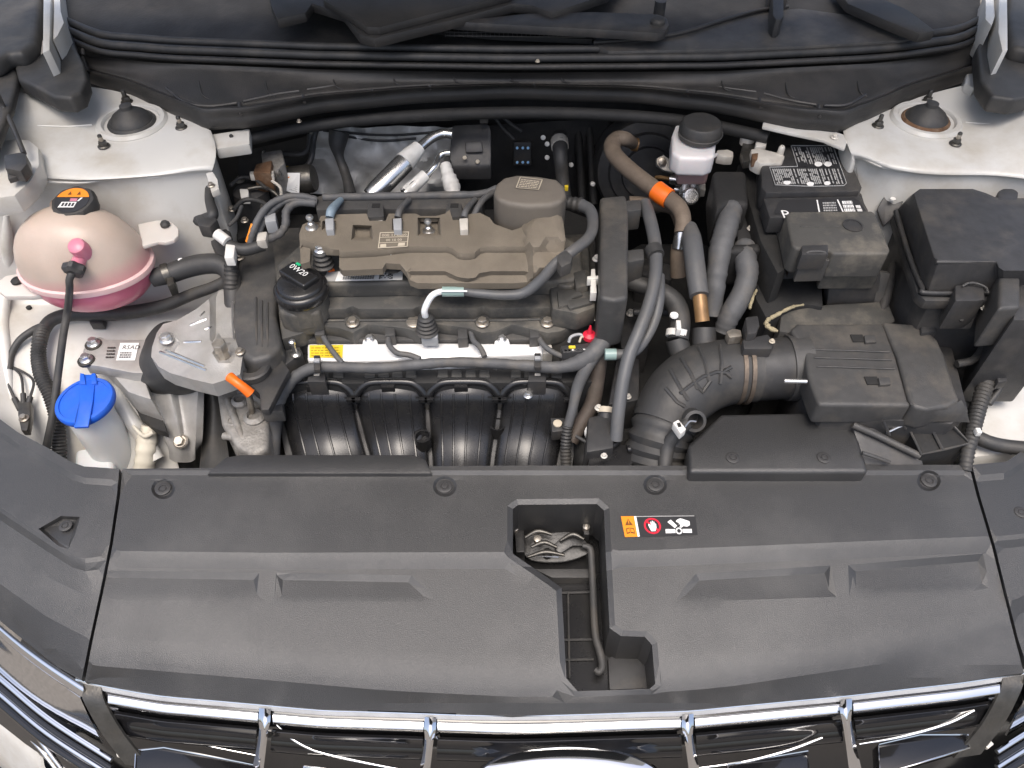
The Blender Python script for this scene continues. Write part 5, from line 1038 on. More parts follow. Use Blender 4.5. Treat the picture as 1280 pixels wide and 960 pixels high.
for (a, b), (c, d) in RUN:
    rows = []
    for y, t, z in ((476, 0, 0.806), (488, 0.0, 0.801), (500, 0.05, 0.792), (520, 0.22, 0.769), (545, 0.5, 0.746), (570, 0.8, 0.732), (608, 1.1, 0.722)):
        l = a + (c - a) * t; r = b + (d - b) * t; w = r - l
        rows.append([(l - 1, y + 6, z - 0.026), (l + w * 0.01, y + 3, z - 0.014), (l + w * 0.06, y + 1, z - 0.006), (l + w * 0.2, y, z - 0.0015), (l + w * 0.42, y - 1, z + 0.0025), (l + w * 0.58, y - 1, z + 0.0025), (l + w * 0.8, y, z - 0.0015), (l + w * 0.94, y + 1, z - 0.006), (l + w * 0.99, y + 3, z - 0.014), (r + 1, y + 6, z - 0.026)])
    run = grid('runner', rows, 'manifold_plastic', im, k=4, smooth=50)
    for f_ in (0.18, 0.36, 0.56, 0.78):
        rib_on('runner_seam', run, [(a + (c - a) * t + (b - a + (d - c - b + a) * t) * f_, y) for y, t in ((492, 0.03), (500, 0.05), (520, 0.22), (545, 0.5), (570, 0.8), (596, 1.0))], 1.5, 'manifold_plastic', run, k=3)
    w = b - a
    tube('runner_collar', [(a - 1, 502, 0.785), (a + 1, 492, 0.796), (a + w * 0.1, 483, 0.806), (a + w * 0.22, 478, 0.811), (a + w * 0.5, 477, 0.812), (a + w * 0.78, 478, 0.811), (a + w * 0.9, 483, 0.806), (b - 1, 492, 0.796), (b + 1, 502, 0.785)], 5.4, 'manifold_plastic', run, n=10)
    for x in (a + 0, b - 2): box('collar_tab', (x, 500, 0.797), (0.013, 0.005, 0.006), 'manifold_plastic', run)
    for i in range(4):
        x = a + w * (0.2 + 0.2 * i); prism('flange_rib', [(x - 6, 462), (x + 6, 462), (x + 7, 471), (x - 7, 471)], 0.818, 0.79, 'dusty_plastic', im, 0.002)
    prism('collar_clip', [(a + w * 0.36, 474), (a + w * 0.56, 474), (a + w * 0.56, 484), (a + w * 0.36, 484)], 0.812, 0.80, 'manifold_plastic', im, 0.0015)
for x, y in ((436, 526), (528, 545), (622, 530)): lathe('bolt_well', (x, y, 0.752), [(0.012, -0.02), (0.0115, 0.0), (0.0095, 0.0), (0.009, -0.012), (0.001, -0.012)], 'manifold_plastic', im, n=18)
for x, y, z in ((660, 494, 0.801), (450, 462, 0.81), (620, 463, 0.81)): bolt((x, y, z), 4.2 if y > 480 else 5, im, 'clean_zinc' if y > 480 else 'dusty_plastic')
for x in (396, 672): prism('harness_socket', [(x - 11, 463), (x + 10, 463), (x + 11, 477), (x - 12, 477)], 0.828, 0.80, 'black_plastic', im, 0.002); box('socket_pin', (x, 468, 0.829), (0.008, 0.004, 0.002), 'bracket_white', im)
prism('sensor_tab', [(688, 522), (706, 522), (707, 538), (690, 540)], 0.775, 0.755, 'black_plastic', im, 0.002); lathe('sensor_screw', (697, 530, 0.776), [(0.0062, 0), (0.0062, 0.002), (0.003, 0.0025)], 'cream_print', im, n=14)
# ================================================================== front left corner of the engine
wpm = thing('pump_housing', 'rough cast aluminium pump housing at the engine corner below the dipstick', 'pump housing')
prism('housing', [(270, 488), (300, 478), (332, 476), (336, 500), (335, 560), (318, 570), (296, 560), (276, 528)], 0.775, 0.60, 'rough_cast', wpm, 0.008, seg=3)
for x, y, r, z in ((300, 500, 0.013, 0.78), (318, 520, 0.016, 0.778), (292, 528, 0.011, 0.772), (322, 548, 0.014, 0.768), (300, 556, 0.009, 0.765)): lathe('cast_boss', (x, y, z), [(r, -0.03), (r * 0.95, 0.0), (r * 0.6, 0.004), (r * 0.55, -0.002), (0.001, -0.002)], 'rough_cast', wpm, n=18)
for q in ([(285, 500, 0.776), (300, 540, 0.772), (310, 565, 0.765)], [(300, 490, 0.777), (325, 500, 0.78), (333, 520, 0.776)], [(280, 545, 0.765), (305, 548, 0.77), (330, 545, 0.77)]): tube('cast_rib', q, 5, 'rough_cast', wpm, n=8)
for p in ((296, 470, 0.80), (322, 482, 0.79), (305, 470, 0.80)): bolt(p, 5, wpm, 'zinc_bolt')
prism('upper_lug', [(290, 464), (320, 458), (326, 476), (300, 484)], 0.795, 0.74, 'rough_cast', wpm, 0.005)
lb = thing('lifting_eye', 'black steel lifting eye bracket bolted beside the timing cover', 'lifting eye')
lathe('eye_ring', (316, 461, 0.853), [(0.0235, -0.004), (0.0235, 0.004), (0.021, 0.006), (0.013, 0.006), (0.011, 0.003), (0.011, -0.004), (0.0235, -0.004)], 'black_plastic', lb, n=28, cap=False)
prism('bracket_plate', [(306, 474), (332, 452), (350, 446), (362, 462), (346, 492), (336, 512), (326, 512), (324, 492)], 0.848, 0.835, 'black_plastic', lb, 0.003)
prism('bracket_tail', [(292, 458), (304, 456), (304, 464), (292, 466)], 0.852, 0.846, 'black_plastic', lb, 0.001)
bolt((303, 432, 0.862), 5.2, lb, 'zinc_bolt'); 
# ================================================================== back of the bay, engine side
foil = thing('heat_shield', 'crumpled grey foil heat shield on the bulkhead behind the engine', 'heat shield')
rg = random.Random(11); rows = []
for y in (158, 172, 186, 200, 214, 228, 244): rows.append([Yp(x + rg.uniform(-3, 3), y + rg.uniform(-2, 2), 1.15 + rg.uniform(-0.014, 0.014)) for x in range(388, 575, 14)])
grid('foil_sheet', rows, 'heat_foil', foil, k=3, smooth=45)
ac = thing('air_conditioning_pipe', 'thick silver air conditioning pipe bent down from the black valve block', 'pipe')
tube('pipe', [(566, 168, 0.945), (555, 167, 0.945), (544, 170, 0.944), (532, 178, 0.94), (520, 189, 0.935), (508, 201, 0.928)], [6, 6, 6.2, 6.2, 6.4, 7], 'bright_aluminium', ac, n=14)
tube('muffler', [(520, 189, 0.935), (516, 193, 0.932), (508, 201, 0.928), (490, 219, 0.918), (474, 235, 0.908), (464, 246, 0.90)], [6.5, 10, 12.5, 13, 13, 12], 'bright_aluminium', ac, n=18)
tube('pipe_sleeve', [(524, 184, 0.938), (506, 203, 0.927)], [9, 13.8], 'heat_foil', ac, n=18)
ac = thing('air_conditioning_pipe', 'thin silver air conditioning pipe with foil sleeve beside the thicker one', 'pipe')
tube('pipe', [(562, 191, 0.935), (554, 192, 0.935), (548, 197, 0.932), (544, 207, 0.928), (536, 216, 0.922), (520, 230, 0.913), (506, 243, 0.905)], [4, 4, 4, 4, 4.5, 8, 8], 'bright_aluminium', ac, n=12)
tube('pipe_sleeve', [(532, 219, 0.92), (508, 241, 0.906)], [7.5, 8.8], 'heat_foil', ac, n=14)
evb = thing('expansion_valve', 'black square valve block on the bulkhead where the silver pipes end', 'valve block')
prism('valve_body', [Yp(564, 156, 1.14), Yp(612, 154, 1.14), Yp(614, 164, 1.13), Yp(614, 208, 1.09), Yp(566, 210, 1.09), Yp(562, 196, 1.10)], 0, 0.86, 'black_plastic', evb, 0.005)
plate('raised_pad', [Yp(581, 177, 1.112), Yp(602, 176, 1.112), Yp(604, 190, 1.10), Yp(582, 191, 1.10)], 0.006, 'black_plastic', evb, 0.003)
box('top_lug', Yp(605, 147, 1.13), (0.013, 0.012, 0.014), 'grey_plastic', evb)
for x, y in ((581, 197), (597, 202)): lathe('screw', Yp(x, y, 1.092), [(0.0035, 0), (0.003, 0.003)], 'cream_print', evb, axis=(0, -1, 0.6), n=10)
ins = thing('foil_wrapped_hose', 'loose foil wrapped hose dropping behind the wiring rail', 'hose'); tube('wrap', [(556, 206, 0.92), (561, 222, 0.91), (566, 238, 0.90), (566, 252, 0.89)], [7, 9, 10, 9], 'heat_foil', ins, n=12, wob=0.12)
pp = thing('bulkhead_plug', 'black bulkhead plug showing six pale blue contacts', 'plug')
plate('plug_face', [Yp(642, 178, 1.195), Yp(664, 178, 1.195), Yp(664, 207, 1.185), Yp(642, 207, 1.185)], 0.01, 'black_plastic', pp, 0.002)
for x in (646.5, 653.5, 660):
    for y in (185, 203): lathe('contact', Yp(x, y, 1.185), [(0.0024, -0.002), (0.0024, 0.002)], 'blue_led', pp, axis=(0, -1, 0.7), n=10)
for q in ([(618, 146), (628, 160), (642, 174)], [(626, 144), (640, 156), (652, 164)]): tube('plug_wire', [Yp(x, y, 1.16) for x, y in q], 2.2, 'rubber', pp, n=8)
vp = thing('drain_pipe', 'black vertical drain pipe with yellow mark behind the pump cover', 'pipe')
tube('pipe', [Yp(699, 172, 1.18), Yp(700, 182, 1.15), Yp(701, 200, 1.13), Yp(703, 222, 1.12), Yp(706, 250, 1.10)], [10, 10, 9, 8.5, 9], 'rubber', vp, n=14)
tube('pipe_clamp', [Yp(699, 176, 1.165), Yp(700, 184, 1.147)], 11, 'bracket_white', vp, n=14); box('yellow_mark', Yp(708, 235, 1.06), (0.006, 0.005, 0.009), 'yellow_print', vp)
for x, y in ((679, 172), (684, 180), (684, 197), (714, 206), (741, 230)):
    lathe('clip_stud', Yp(x, y, 1.15), [(0.004, -0.012), (0.004, 0.002), (0.002, 0.0035)], 'white_plastic', vp, axis=(0, -1, 0.6), n=12)
for x in (722, 736): tube('bulkhead_rib', [Yp(x, 160, 1.24), Yp(x + 3, 200, 1.2), Yp(x + 6, 255, 1.16)], 5, 'bay_dark', vp, n=8)
# ------------------------------------------------------------------ rear left of the engine
cmp_ = thing('compressor_canister', 'black cylinder with white label in the back corner beside the tower', 'canister')
lathe('canister', (312, 238, 0.90), [(0.026, -0.20), (0.027, -0.012), (0.025, 0.0), (0.018, 0.004)], 'black_plastic', cmp_, n=26)
lathe('end_drum', Yp(366, 226, 1.06), [(0.022, -0.05), (0.0225, 0.03), (0.02, 0.036)], 'dark_steel', cmp_, axis=(1, 0, 0.15), n=26)
f = Face(Yp(356, 238, 1.03), Yp(374, 244, 1.03), Yp(375, 216, 1.045), Yp(355, 216, 1.045), 0.001); s = f.rect('white_label', 0, 0, 1, 1, 'white_print', cmp_); f.polys('lettering', barrow(0.15, 0.12, 0.85, 0.5, 4, 31, 0.4), 'grey_print', s, 0.0004); f.polys('orange_mark', [[(0.25, 0.6), (0.5, 0.6), (0.5, 0.8), (0.25, 0.8)]], 'orange_print', s, 0.0004)
prism('bracket', [(320, 205), (340, 200), (338, 216), (316, 216)], 0.935, 0.90, 'rusty_steel', cmp_, 0.002)
prism('bracket_foot', [(312, 214), (342, 213), (342, 219), (312, 219)], 0.930, 0.92, 'bracket_white', cmp_, 0.001)
prism('housing', [(284, 250), (300, 232), (330, 226), (352, 232), (350, 262), (320, 290), (296, 300)], 0.86, 0.55, 'bay_dark', cmp_, 0.006)
prism('grey_block', [(256, 262), (276, 256), (288, 290), (292, 318), (272, 320), (262, 300)], 0.88, 0.6, 'grey_plastic', cmp_, 0.006)
prism('white_tab', [(299, 236), (310, 236), (311, 247), (301, 247)], 0.912, 0.90, 'white_plastic', cmp_, 0.0015)
tube('small_pipe', [(310, 236, 0.912), (328, 234, 0.913), (342, 240, 0.91), (352, 250, 0.90)], 2.4, 'dark_steel', cmp_, n=8)
for q, r, m in (([(288, 232), (300, 222), (318, 224), (334, 236)], 2.2, 'rubber'), ([(292, 262), (306, 250), (326, 252), (340, 262)], 3, 'rubber'), ([(330, 190), (338, 202), (346, 210), (352, 222)], 2.6, 'clean_zinc'), ([(286, 282), (296, 272), (302, 258)], 2.4, 'grey_hose'), ([(340, 226), (350, 234), (352, 246)], 2, 'bracket_white')):
    tube('hardware_pipe', [(x, y, 0.92) for x, y in q], r, m, cmp_, n=8)
for x, y, r in ((300, 226, 4), (334, 230, 3.6), (346, 222, 3.4), (290, 262, 3.4), (330, 258, 3.2), (306, 276, 3.4)): bolt((x, y, 0.905), r, cmp_, 'zinc_bolt')
prism('cast_block', [(326, 190), (352, 186), (356, 204), (344, 214), (328, 208)], 0.925, 0.86, 'rough_cast', cmp_, 0.004)
bp_ = thing('brake_pipe', 'black brake pipe with brass nut curving up behind the engine', 'pipe')
tube('pipe', [Yp(352, 212, 1.08), Yp(372, 211, 1.09), Yp(384, 207, 1.10), Yp(390, 195, 1.11), Yp(392, 176, 1.13), Yp(396, 160, 1.14)], 3.4, 'black_plastic', bp_, n=10)
tube('brass_nut', [Yp(354, 212, 1.079), Yp(361, 212, 1.083)], 4.6, 'yellow_ink', bp_, n=6)
tube('loop_pipe', [Yp(348, 192, 1.12), Yp(376, 193, 1.12), Yp(386, 184, 1.13), Yp(388, 168, 1.14)], 4, 'rubber', bp_, n=10)
for a, b in (((404, 163), (560, 164)), ((430, 170), (520, 173))): tube('wire', [Yp(a[0], a[1], 1.14), Yp((a[0] + b[0]) / 2, a[1] + 6, 1.14), Yp(b[0], b[1], 1.14)], 1.6, 'black_plastic', bp_, n=6)
vh = thing('vacuum_hose', 'black hose with collar hanging in front of the foil heat shield', 'hose')
tube('hose', [Yp(424, 164, 1.13), Yp(422, 180, 1.12), Yp(424, 196, 1.11), Yp(430, 212, 1.10), Yp(435, 228, 1.08), Yp(438, 244, 1.06)], [13, 11, 6, 6, 6.5, 8], 'rubber', vh, n=14)
wl = thing('wire_loom', 'grey taped wires arching from the timing cover to the wiring rail', 'wiring loom')
for pts, r in (([(312, 308, 0.915), (316, 290, 0.935), (326, 268, 0.95), (340, 254, 0.958), (360, 246, 0.96), (380, 246, 0.958), (396, 250, 0.952)], 5), ([(320, 306, 0.914), (326, 286, 0.93), (338, 266, 0.945), (356, 252, 0.955), (376, 250, 0.955), (396, 254, 0.95)], 4.2),
               ([(318, 312, 0.912), (334, 300, 0.918), (350, 292, 0.925), (357, 280, 0.935), (358, 264, 0.945), (370, 254, 0.952), (394, 254, 0.95)], 6)): tube('taped_wire', pts, r * 0.85, 'tape', wl, n=10, wob=0.12)
prism('connector', [(330, 266), (344, 264), (345, 276), (331, 278)], 0.945, 0.925, 'grey_connector', wl, 0.002); prism('connector', [(322, 290), (334, 289), (332, 300), (320, 301)], 0.93, 0.915, 'bracket_white', wl, 0.002)
tube('copper_wire', [(309, 302, 0.922), (313, 290, 0.935), (316, 280, 0.943)], 2.6, 'orange_print', wl, n=8)
# ================================================================== brake booster, reservoir
bb = thing('brake_booster', 'large glossy black brake booster drum on the bulkhead', 'brake booster')
bc0 = Yp(806, 212, 1.17); axb = Vector((0.03, -1, 0.35)).normalized()
lathe('booster_drum', bc0, [(0.088, -0.05), (0.088, -0.01), (0.083, 0.004), (0.066, 0.008), (0.063, 0.016), (0.045, 0.019), (0.043, 0.028), (0.020, 0.030), (0.001, 0.030)], 'black_plastic', bb, axis=axb, n=48)
for a, r in ((40, 0.055), (150, 0.055)):
    p = bc0 + axb * 0.018 + Vector((math.cos(R(a)) * r, 0, math.sin(R(a)) * r)); lathe('booster_stud', p, [(0.006, 0), (0.006, 0.004), (0.003, 0.005), (0.003, 0.012)], 'zinc_bolt', bb, axis=axb, n=8)
mc = thing('brake_master_cylinder', 'bare aluminium brake master cylinder below the fluid reservoir', 'master cylinder')
tube('bore', [Yp(852, 212, 1.12), Yp(858, 228, 1.06), Yp(862, 240, 1.015)], [14, 14, 13], 'bright_aluminium', mc, n=20)
lathe('end_plug', Yp(864, 245, 1.00), [(0.0135, -0.02), (0.0135, 0.0), (0.011, 0.002), (0.008, 0.002), (0.0075, 0.0005), (0.001, 0.0005)], 'bright_aluminium', mc, axis=(0.1, -0.75, 0.65), n=26)
for x, y in ((838, 224), (844, 237)): tube('port', [Yp(x, y, 1.04), Yp(x + 18, y + 3, 1.03)], 6.2, 'bright_aluminium', mc, n=14)
prism('rib', [Yp(866, 206, 1.05), Yp(874, 206, 1.05), Yp(870, 232, 1.03), Yp(865, 232, 1.03)], 0, 0.87, 'bright_aluminium', mc, 0.001); prism('rib', [Yp(877, 210, 1.05), Yp(882, 214, 1.05), Yp(882, 238, 1.03), Yp(874, 236, 1.03)], 0, 0.87, 'cast_aluminium', mc, 0.001)
plate('flange', [Yp(820, 198, 1.11), Yp(829, 193, 1.11), Yp(836, 198, 1.105), Yp(846, 212, 1.09), Yp(840, 216, 1.085), Yp(828, 212, 1.09), Yp(820, 206, 1.10)], 0.008, 'cast_aluminium', mc, 0.002)
lathe('flange_nut', Yp(827, 202, 1.10), [(0.0085, -0.002), (0.0085, 0.002), (0.006, 0.002), (0.006, 0.008), (0.003, 0.009)], 'zinc_bolt', mc, axis=(0, -0.8, 0.6), n=12)
tube('brass_pipe', [Yp(820, 222, 1.06), Yp(828, 222, 1.05), Yp(838, 224, 1.04)], 2.6, 'amber_pipe', mc, n=8)
rv_ = thing('brake_fluid_reservoir', 'milky brake fluid reservoir closed by a round black cap', 'reservoir')
prism('reservoir_top', [(840, 168), (846, 152), (892, 152), (897, 164), (894, 194), (884, 198), (850, 197), (840, 190)], 0.972, 0.94, 'reservoir_milk', rv_, 0.006, seg=3)
prism('reservoir_bottom', [(846, 180), (891, 180), (888, 206), (850, 206)], 0.942, 0.905, 'reservoir_fluid', rv_, 0.006, seg=3)
tube('weld_rim', [(839, 190, 0.943), (850, 199.5, 0.943), (866, 201.5, 0.943), (884, 200.5, 0.943), (896, 193, 0.943)], 2.2, 'reservoir_milk', rv_, n=8)
cap_ = lathe('reservoir_cap', (875.5, 163, 0.985), [(0.031, -0.010), (0.0318, -0.006), (0.0318, 0.004), (0.030, 0.007), (0.0295, 0.011), (0.027, 0.0135), (0.001, 0.014)], 'rubber', rv_, n=40)
tube('cap_seam', [P((875.5, 165, 0.989)) + Vector((0.0322 * math.cos(R(a)), 0.0322 * math.sin(R(a)), 0)) for a in range(180, 361, 15)], 0.8, 'grey_plastic', cap_, n=6)
prism('side_port', [(896, 187), (910, 186), (917, 189), (917, 196), (908, 196), (896, 194)], 0.945, 0.93, 'bracket_white', rv_, 0.003)
tube('filler_hose', [(900, 160, 0.97), (916, 161, 0.968), (928, 164, 0.966), (936, 168, 0.962)], [4.5, 5, 5, 4.5], 'bracket_white', rv_, n=10)
# ================================================================== hoses between engine and battery
hh_ = thing('heater_hose', 'dusty brown heater hose with orange band curving over the brake booster', 'hose')
tube('hose', [Yp(792, 180, 1.10), (782, 174, 0.955), (772, 174, 0.955), (765, 182, 0.953), (770, 196, 0.952), (790, 215, 0.948), (815, 234, 0.944), (838, 250, 0.94), (850, 262, 0.936), (854, 276, 0.93), (852, 292, 0.92)], [7, 9, 10, 10.5, 10.5, 10.5, 10.5, 10.5, 10.5, 10, 9.5], 'brown_hose', hh_, n=16)
tube('orange_band', [(820, 237.5, 0.9435), (828, 243.5, 0.942), (836, 248.5, 0.9405)], 12.6, 'orange_plastic', hh_, n=18)
tube('hose_end', [Yp(790, 180, 1.10), Yp(797, 181, 1.10)], 8.5, 'amber_pipe', hh_, n=12)
tube('metal_pipe', [(853, 284, 0.925), (850, 298, 0.912), (848, 310, 0.90)], [7.5, 8, 8.5], 'bright_aluminium', hh_, n=14)
tube('lower_hose', [(848, 306, 0.90), (847, 322, 0.885), (848, 345, 0.86)], [9, 9.5, 10], 'brown_hose', hh_, n=14)
hb = thing('heater_return_hose', 'dusty brown return hose lying level beside the wiring channel', 'hose'); tube('hose', [(786, 254, 0.915), (808, 255, 0.915), (828, 256, 0.915), (844, 262, 0.912), (852, 280, 0.90)], 9, 'brown_hose', hb, n=14)
ch = thing('wiring_channel', 'black plastic wiring channel standing at the end of the engine', 'wiring channel')
prism('channel', [(750, 246), (782, 243), (786, 256), (785, 372), (768, 376), (750, 372)], 0.945, 0.86, 'grey_plastic', ch, 0.006, seg=3)
prism('side_arm', [(782, 250), (801, 249), (802, 262), (783, 264)], 0.945, 0.91, 'grey_plastic', ch, 0.003); prism('side_arm', [(782, 312), (805, 310), (806, 324), (783, 328)], 0.93, 0.89, 'grey_plastic', ch, 0.004)
prism('white_tie', [(739, 336), (744, 336), (746, 366), (738, 366)], 0.915, 0.90, 'white_plastic', ch, 0.001); prism('tie_cross', [(734, 345), (750, 344), (750, 348), (734, 349)], 0.917, 0.905, 'white_plastic', ch, 0.001)
gh = thing('grey_coolant_hose', 'long smooth grey hose dropping from the wiring channel to the radiator side', 'hose')
tube('hose', [(806, 254, 0.935), (812, 272, 0.935), (818, 300, 0.93), (820, 328, 0.925), (818, 352, 0.918), (810, 384, 0.905), (798, 416, 0.89), (786, 446, 0.872), (778, 480, 0.85), (773, 515, 0.825), (770, 550, 0.795)], [7.5, 8, 8.2, 8.2, 8, 8, 8.2, 8.4, 8.4, 8.4, 8], 'grey_hose', gh, n=16)
tube('hose_sleeve', [(816, 310, 0.9305), (820, 320, 0.9285)], 11, 'rubber', gh, n=14)
h2 = thing('bypass_hose', 'short dark hose hooked behind the long grey hose', 'hose'); tube('hose', [(824, 345, 0.905), (824, 372, 0.90), (818, 400, 0.885), (806, 425, 0.87), (792, 440, 0.865), (775, 443, 0.862), (758, 443, 0.862)], [7, 7, 7, 6.5, 6.5, 6.5, 6.5], 'grey_hose', h2, n=12)
tube('quick_coupler', [(756, 443, 0.8625), (770, 443, 0.8625)], 7.4, 'teal_clip', h2, n=14)
h3 = thing('throttle_hose', 'bent black hose entering the intake elbow through a white clamp', 'hose'); tube('hose', [(786, 352, 0.885), (806, 358, 0.885), (828, 366, 0.882), (844, 380, 0.876), (850, 400, 0.868), (848, 425, 0.855)], [10, 11, 12, 13, 13, 13], 'rubber', h3, n=16)
tube('white_clamp', [(847, 413, 0.862), (846, 421, 0.857)], 14.2, 'white_plastic', h3, n=18); prism('clamp_lug', [(845, 400), (851, 400), (852, 412), (846, 412)], 0.882, 0.87, 'white_plastic', h3, 0.001)
lathe('paint_spot', P((840, 399, 0.869)) + Vector((0, -0.006, 0.0135)), [(0.006, -0.0015), (0.0055, 0.001)], 'white_print', h3, n=12)
h4 = thing('thick_grey_hose', 'thick grey hose rising behind the intake elbow beside the booster', 'hose'); tube('hose', [(862, 284, 0.925), (865, 300, 0.925), (868, 325, 0.918), (871, 350, 0.908), (874, 370, 0.90)], [9, 12, 12.5, 12.5, 12], 'grey_hose', h4, n=18)
tube('amber_pipe', [(874, 366, 0.90), (876, 384, 0.888), (878, 402, 0.875)], 9, 'amber_pipe', h4, n=14)
for i, (lab, pts, r) in enumerate((('taped grey battery cable bundle below the foam sleeve', [(915, 250, 0.93), (914, 262, 0.93), (908, 285, 0.925), (901, 310, 0.915), (897, 335, 0.90), (893, 360, 0.88), (890, 395, 0.85)], [13, 14, 14, 14, 13.5, 13, 12]), ('short taped cable bundle beside the battery tray', [(930, 308, 0.905), (932, 325, 0.905), (934, 345, 0.895), (926, 370, 0.88), (912, 395, 0.86), (904, 415, 0.84)], [13.5, 14, 14, 13.5, 13, 12]))):
    t = thing('cable_bundle', lab, 'cable bundle'); tube('bundle', pts, r, 'tape', t, n=16, wob=0.06)
    x, y, z = pts[0]
    prism('foam_sleeve' if not i else 'sleeve_collar', [(x - 24, y - 38), (x + 18, y - 38), (x + 22, y + 6), (x - 2, y + 2), (x - 20, y + 14)] if not i else [(x - 17, y - 4), (x + 20, y - 6), (x + 22, y + 4), (x - 17, y + 6)], z + 0.016, z - 0.05, 'bay_dark', t, 0.011, seg=4)
dk = thing('plug_stack', 'stack of black plugs between the taped cables and the battery', 'plug stack')
prism('plug_block', [(918, 256), (940, 254), (946, 300), (922, 304)], 0.90, 0.80, 'black_plastic', dk, 0.004); prism('plug_block', [(946, 268), (962, 266), (968, 330), (950, 334)], 0.885, 0.78, 'bay_dark', dk, 0.004)
for p in ((968, 282, 0.90), (970, 300, 0.895), (938, 286, 0.902), (1005, 415, 0.80)): bolt(p, 3.2, dk, 'bracket_white')
bh = thing('brown_radiator_hose', 'dark brown hose running down beside the taped harness', 'hose'); tube('hose', [(762, 398, 0.865), (756, 420, 0.855), (750, 445, 0.838), (746, 475, 0.81), (740, 505, 0.78), (726, 530, 0.765), (714, 552, 0.75)], [10, 10, 10, 10, 10, 9.5, 9], 'dark_brown_hose', bh, n=14)
# dark hardware low beside the engine
lo_ = thing('transmission_case', 'dark transmission case deep between the engine and the intake elbow', 'transmission')
prism('case', [(748, 330), (800, 300), (880, 300), (960, 330), (980, 430), (900, 560), (720, 580), (712, 480)], 0.74, 0.40, 'bay_dark', lo_, 0.02, seg=3)
for q in ([(772, 390), (806, 384), (812, 432), (776, 436)], [(770, 448), (800, 446), (800, 500), (760, 506)], [(735, 520), (765, 516), (768, 560), (732, 566)], [(800, 320), (840, 330), (840, 350), (796, 342)]): prism('case_cover', q, 0.80, 0.70, 'black_plastic', lo_, 0.006)
for p, r in (((788, 392), 4), ((790, 432), 3.4), ((785, 496), 3), ((806, 420), 3.6), ((748, 510), 3.4), ((755, 570), 3), ((768, 408), 3.6), ((838, 415), 3.4)): bolt((*p, 0.803), r, lo_, 'bracket_white')
tube('case_pipe', [(792, 390, 0.835), (820, 390, 0.835), (846, 392, 0.83)], 5, 'black_plastic', lo_, n=10); tube('case_pipe', [(720, 545, 0.78), (745, 560, 0.78), (760, 572, 0.78)], 2.4, 'rubber', lo_, n=8)
vv = thing('thermostat_neck', 'black thermostat neck with cream band low beside the bellows', 'thermostat'); tube('neck', [(758, 512, 0.80), (757, 530, 0.785), (756, 556, 0.765), (756, 585, 0.74)], [9, 12, 13, 14], 'black_plastic', vv, n=16); tube('cream_band', [(757.5, 509, 0.802), (757, 516, 0.798)], 10.6, 'cream_print', vv, n=16)
prism('valve_body', [(735, 562), (760, 552), (795, 556), (800, 572), (780, 590), (735, 590)], 0.785, 0.72, 'manifold_plastic', vv, 0.006)
for q in ([(736, 568), (760, 560), (772, 552)], [(784, 562), (800, 560), (812, 566)]): tube('valve_spigot', [(x, y, 0.788) for x, y in q], 5, 'manifold_plastic', vv, n=10)
lathe('white_disc', (740, 540, 0.775), [(0.011, -0.003), (0.011, 0.003)], 'white_plastic', vv, axis=(0.5, -0.6, 0.4), n=20)
# ================================================================== air intake
ai = thing('intake_elbow', 'ribbed black rubber intake elbow with bellows leading to the air box', 'intake hose')
elb = tube('elbow', [(945, 464, 0.826), (925, 464, 0.826), (900, 467, 0.825), (875, 475, 0.823), (853, 491, 0.818), (838, 512, 0.808), (829, 533, 0.797)], [39, 40, 42, 44, 44, 42, 40], 'rubber', ai, n=32, k=8)
bel = tube('bellows', [(833, 523, 0.801), (826, 542, 0.792), (820, 565, 0.775), (816, 590, 0.755), (813, 620, 0.73)], [40, 38, 37, 36, 35], 'rubber', ai, n=32, corr=0.06, pitch=0.0135)
# raised rib net on the elbow: points on its upper surface
def onel(x, y, dz): return (x, y, 0.826 + dz)
for q in ([(900, 432), (902, 452), (900, 480)], [(874, 434), (881, 452), (886, 476)], [(852, 448), (864, 468), (872, 486)], [(838, 462), (850, 484), (860, 500)], [(912, 466), (895, 465), (878, 471), (862, 482), (850, 492)], [(914, 459), (904, 464), (914, 472)], [(868, 478), (878, 490), (888, 476)], [(832, 485), (846, 502), (856, 508)]):
    rib_on('rib', elb, q, 2.5, 'rubber', ai, k=4, lift=0.0006)
tube('port', [(880, 410, 0.862), (880, 424, 0.852), (880, 440, 0.84)], [14, 15, 15], 'rubber', ai, n=18); tube('port', [(846, 424, 0.852), (850, 438, 0.842), (856, 450, 0.832)], [14, 14, 14], 'rubber', ai, n=18)
pd = (CAM - P((860, 520, 0.83))).normalized()
lathe('side_port', P((860, 520, 0.82)), [(0.014, 0.0), (0.014, 0.036), (0.010, 0.037), (0.0095, 0.012), (0.001, 0.012)], 'rubber', ai, axis=(pd + Vector((0.25, -0.1, -0.15))), n=22)
for x in (921, 931): tube('hose_clamp', [(x - 2.5, 464, 0.826), (x + 2.5, 464, 0.826)], 42.2, 'clamp_steel', ai, n=36)
prism('clamp_screw', [(908, 414), (916, 410), (926, 412), (928, 420), (912, 422)], 0.882, 0.868, 'zinc_bolt', ai, 0.002)
ch2 = thing('drain_hose', 'short grey drain hose held by a white spring clip on the intake elbow', 'hose'); tube('hose', [(860, 528, 0.84), (853, 534, 0.835), (842, 546, 0.822), (834, 560, 0.808), (830, 590, 0.79)], [8, 8, 8.5, 9, 9], 'rubber', ch2, n=14)
prism('spring_clip', [(841, 528), (848, 524), (858, 536), (851, 542)], 0.855, 0.842, 'white_plastic', ch2, 0.0015); prism('clip_slot', [(846, 529), (850, 528), (852, 533), (848, 534)], 0.8555, 0.85, 'bay_dark', ch2, 0)
tube('clip_wire', [(856, 534, 0.852), (862, 527, 0.852), (870, 527, 0.85)], 1.2, 'clean_zinc', ch2, n=6)
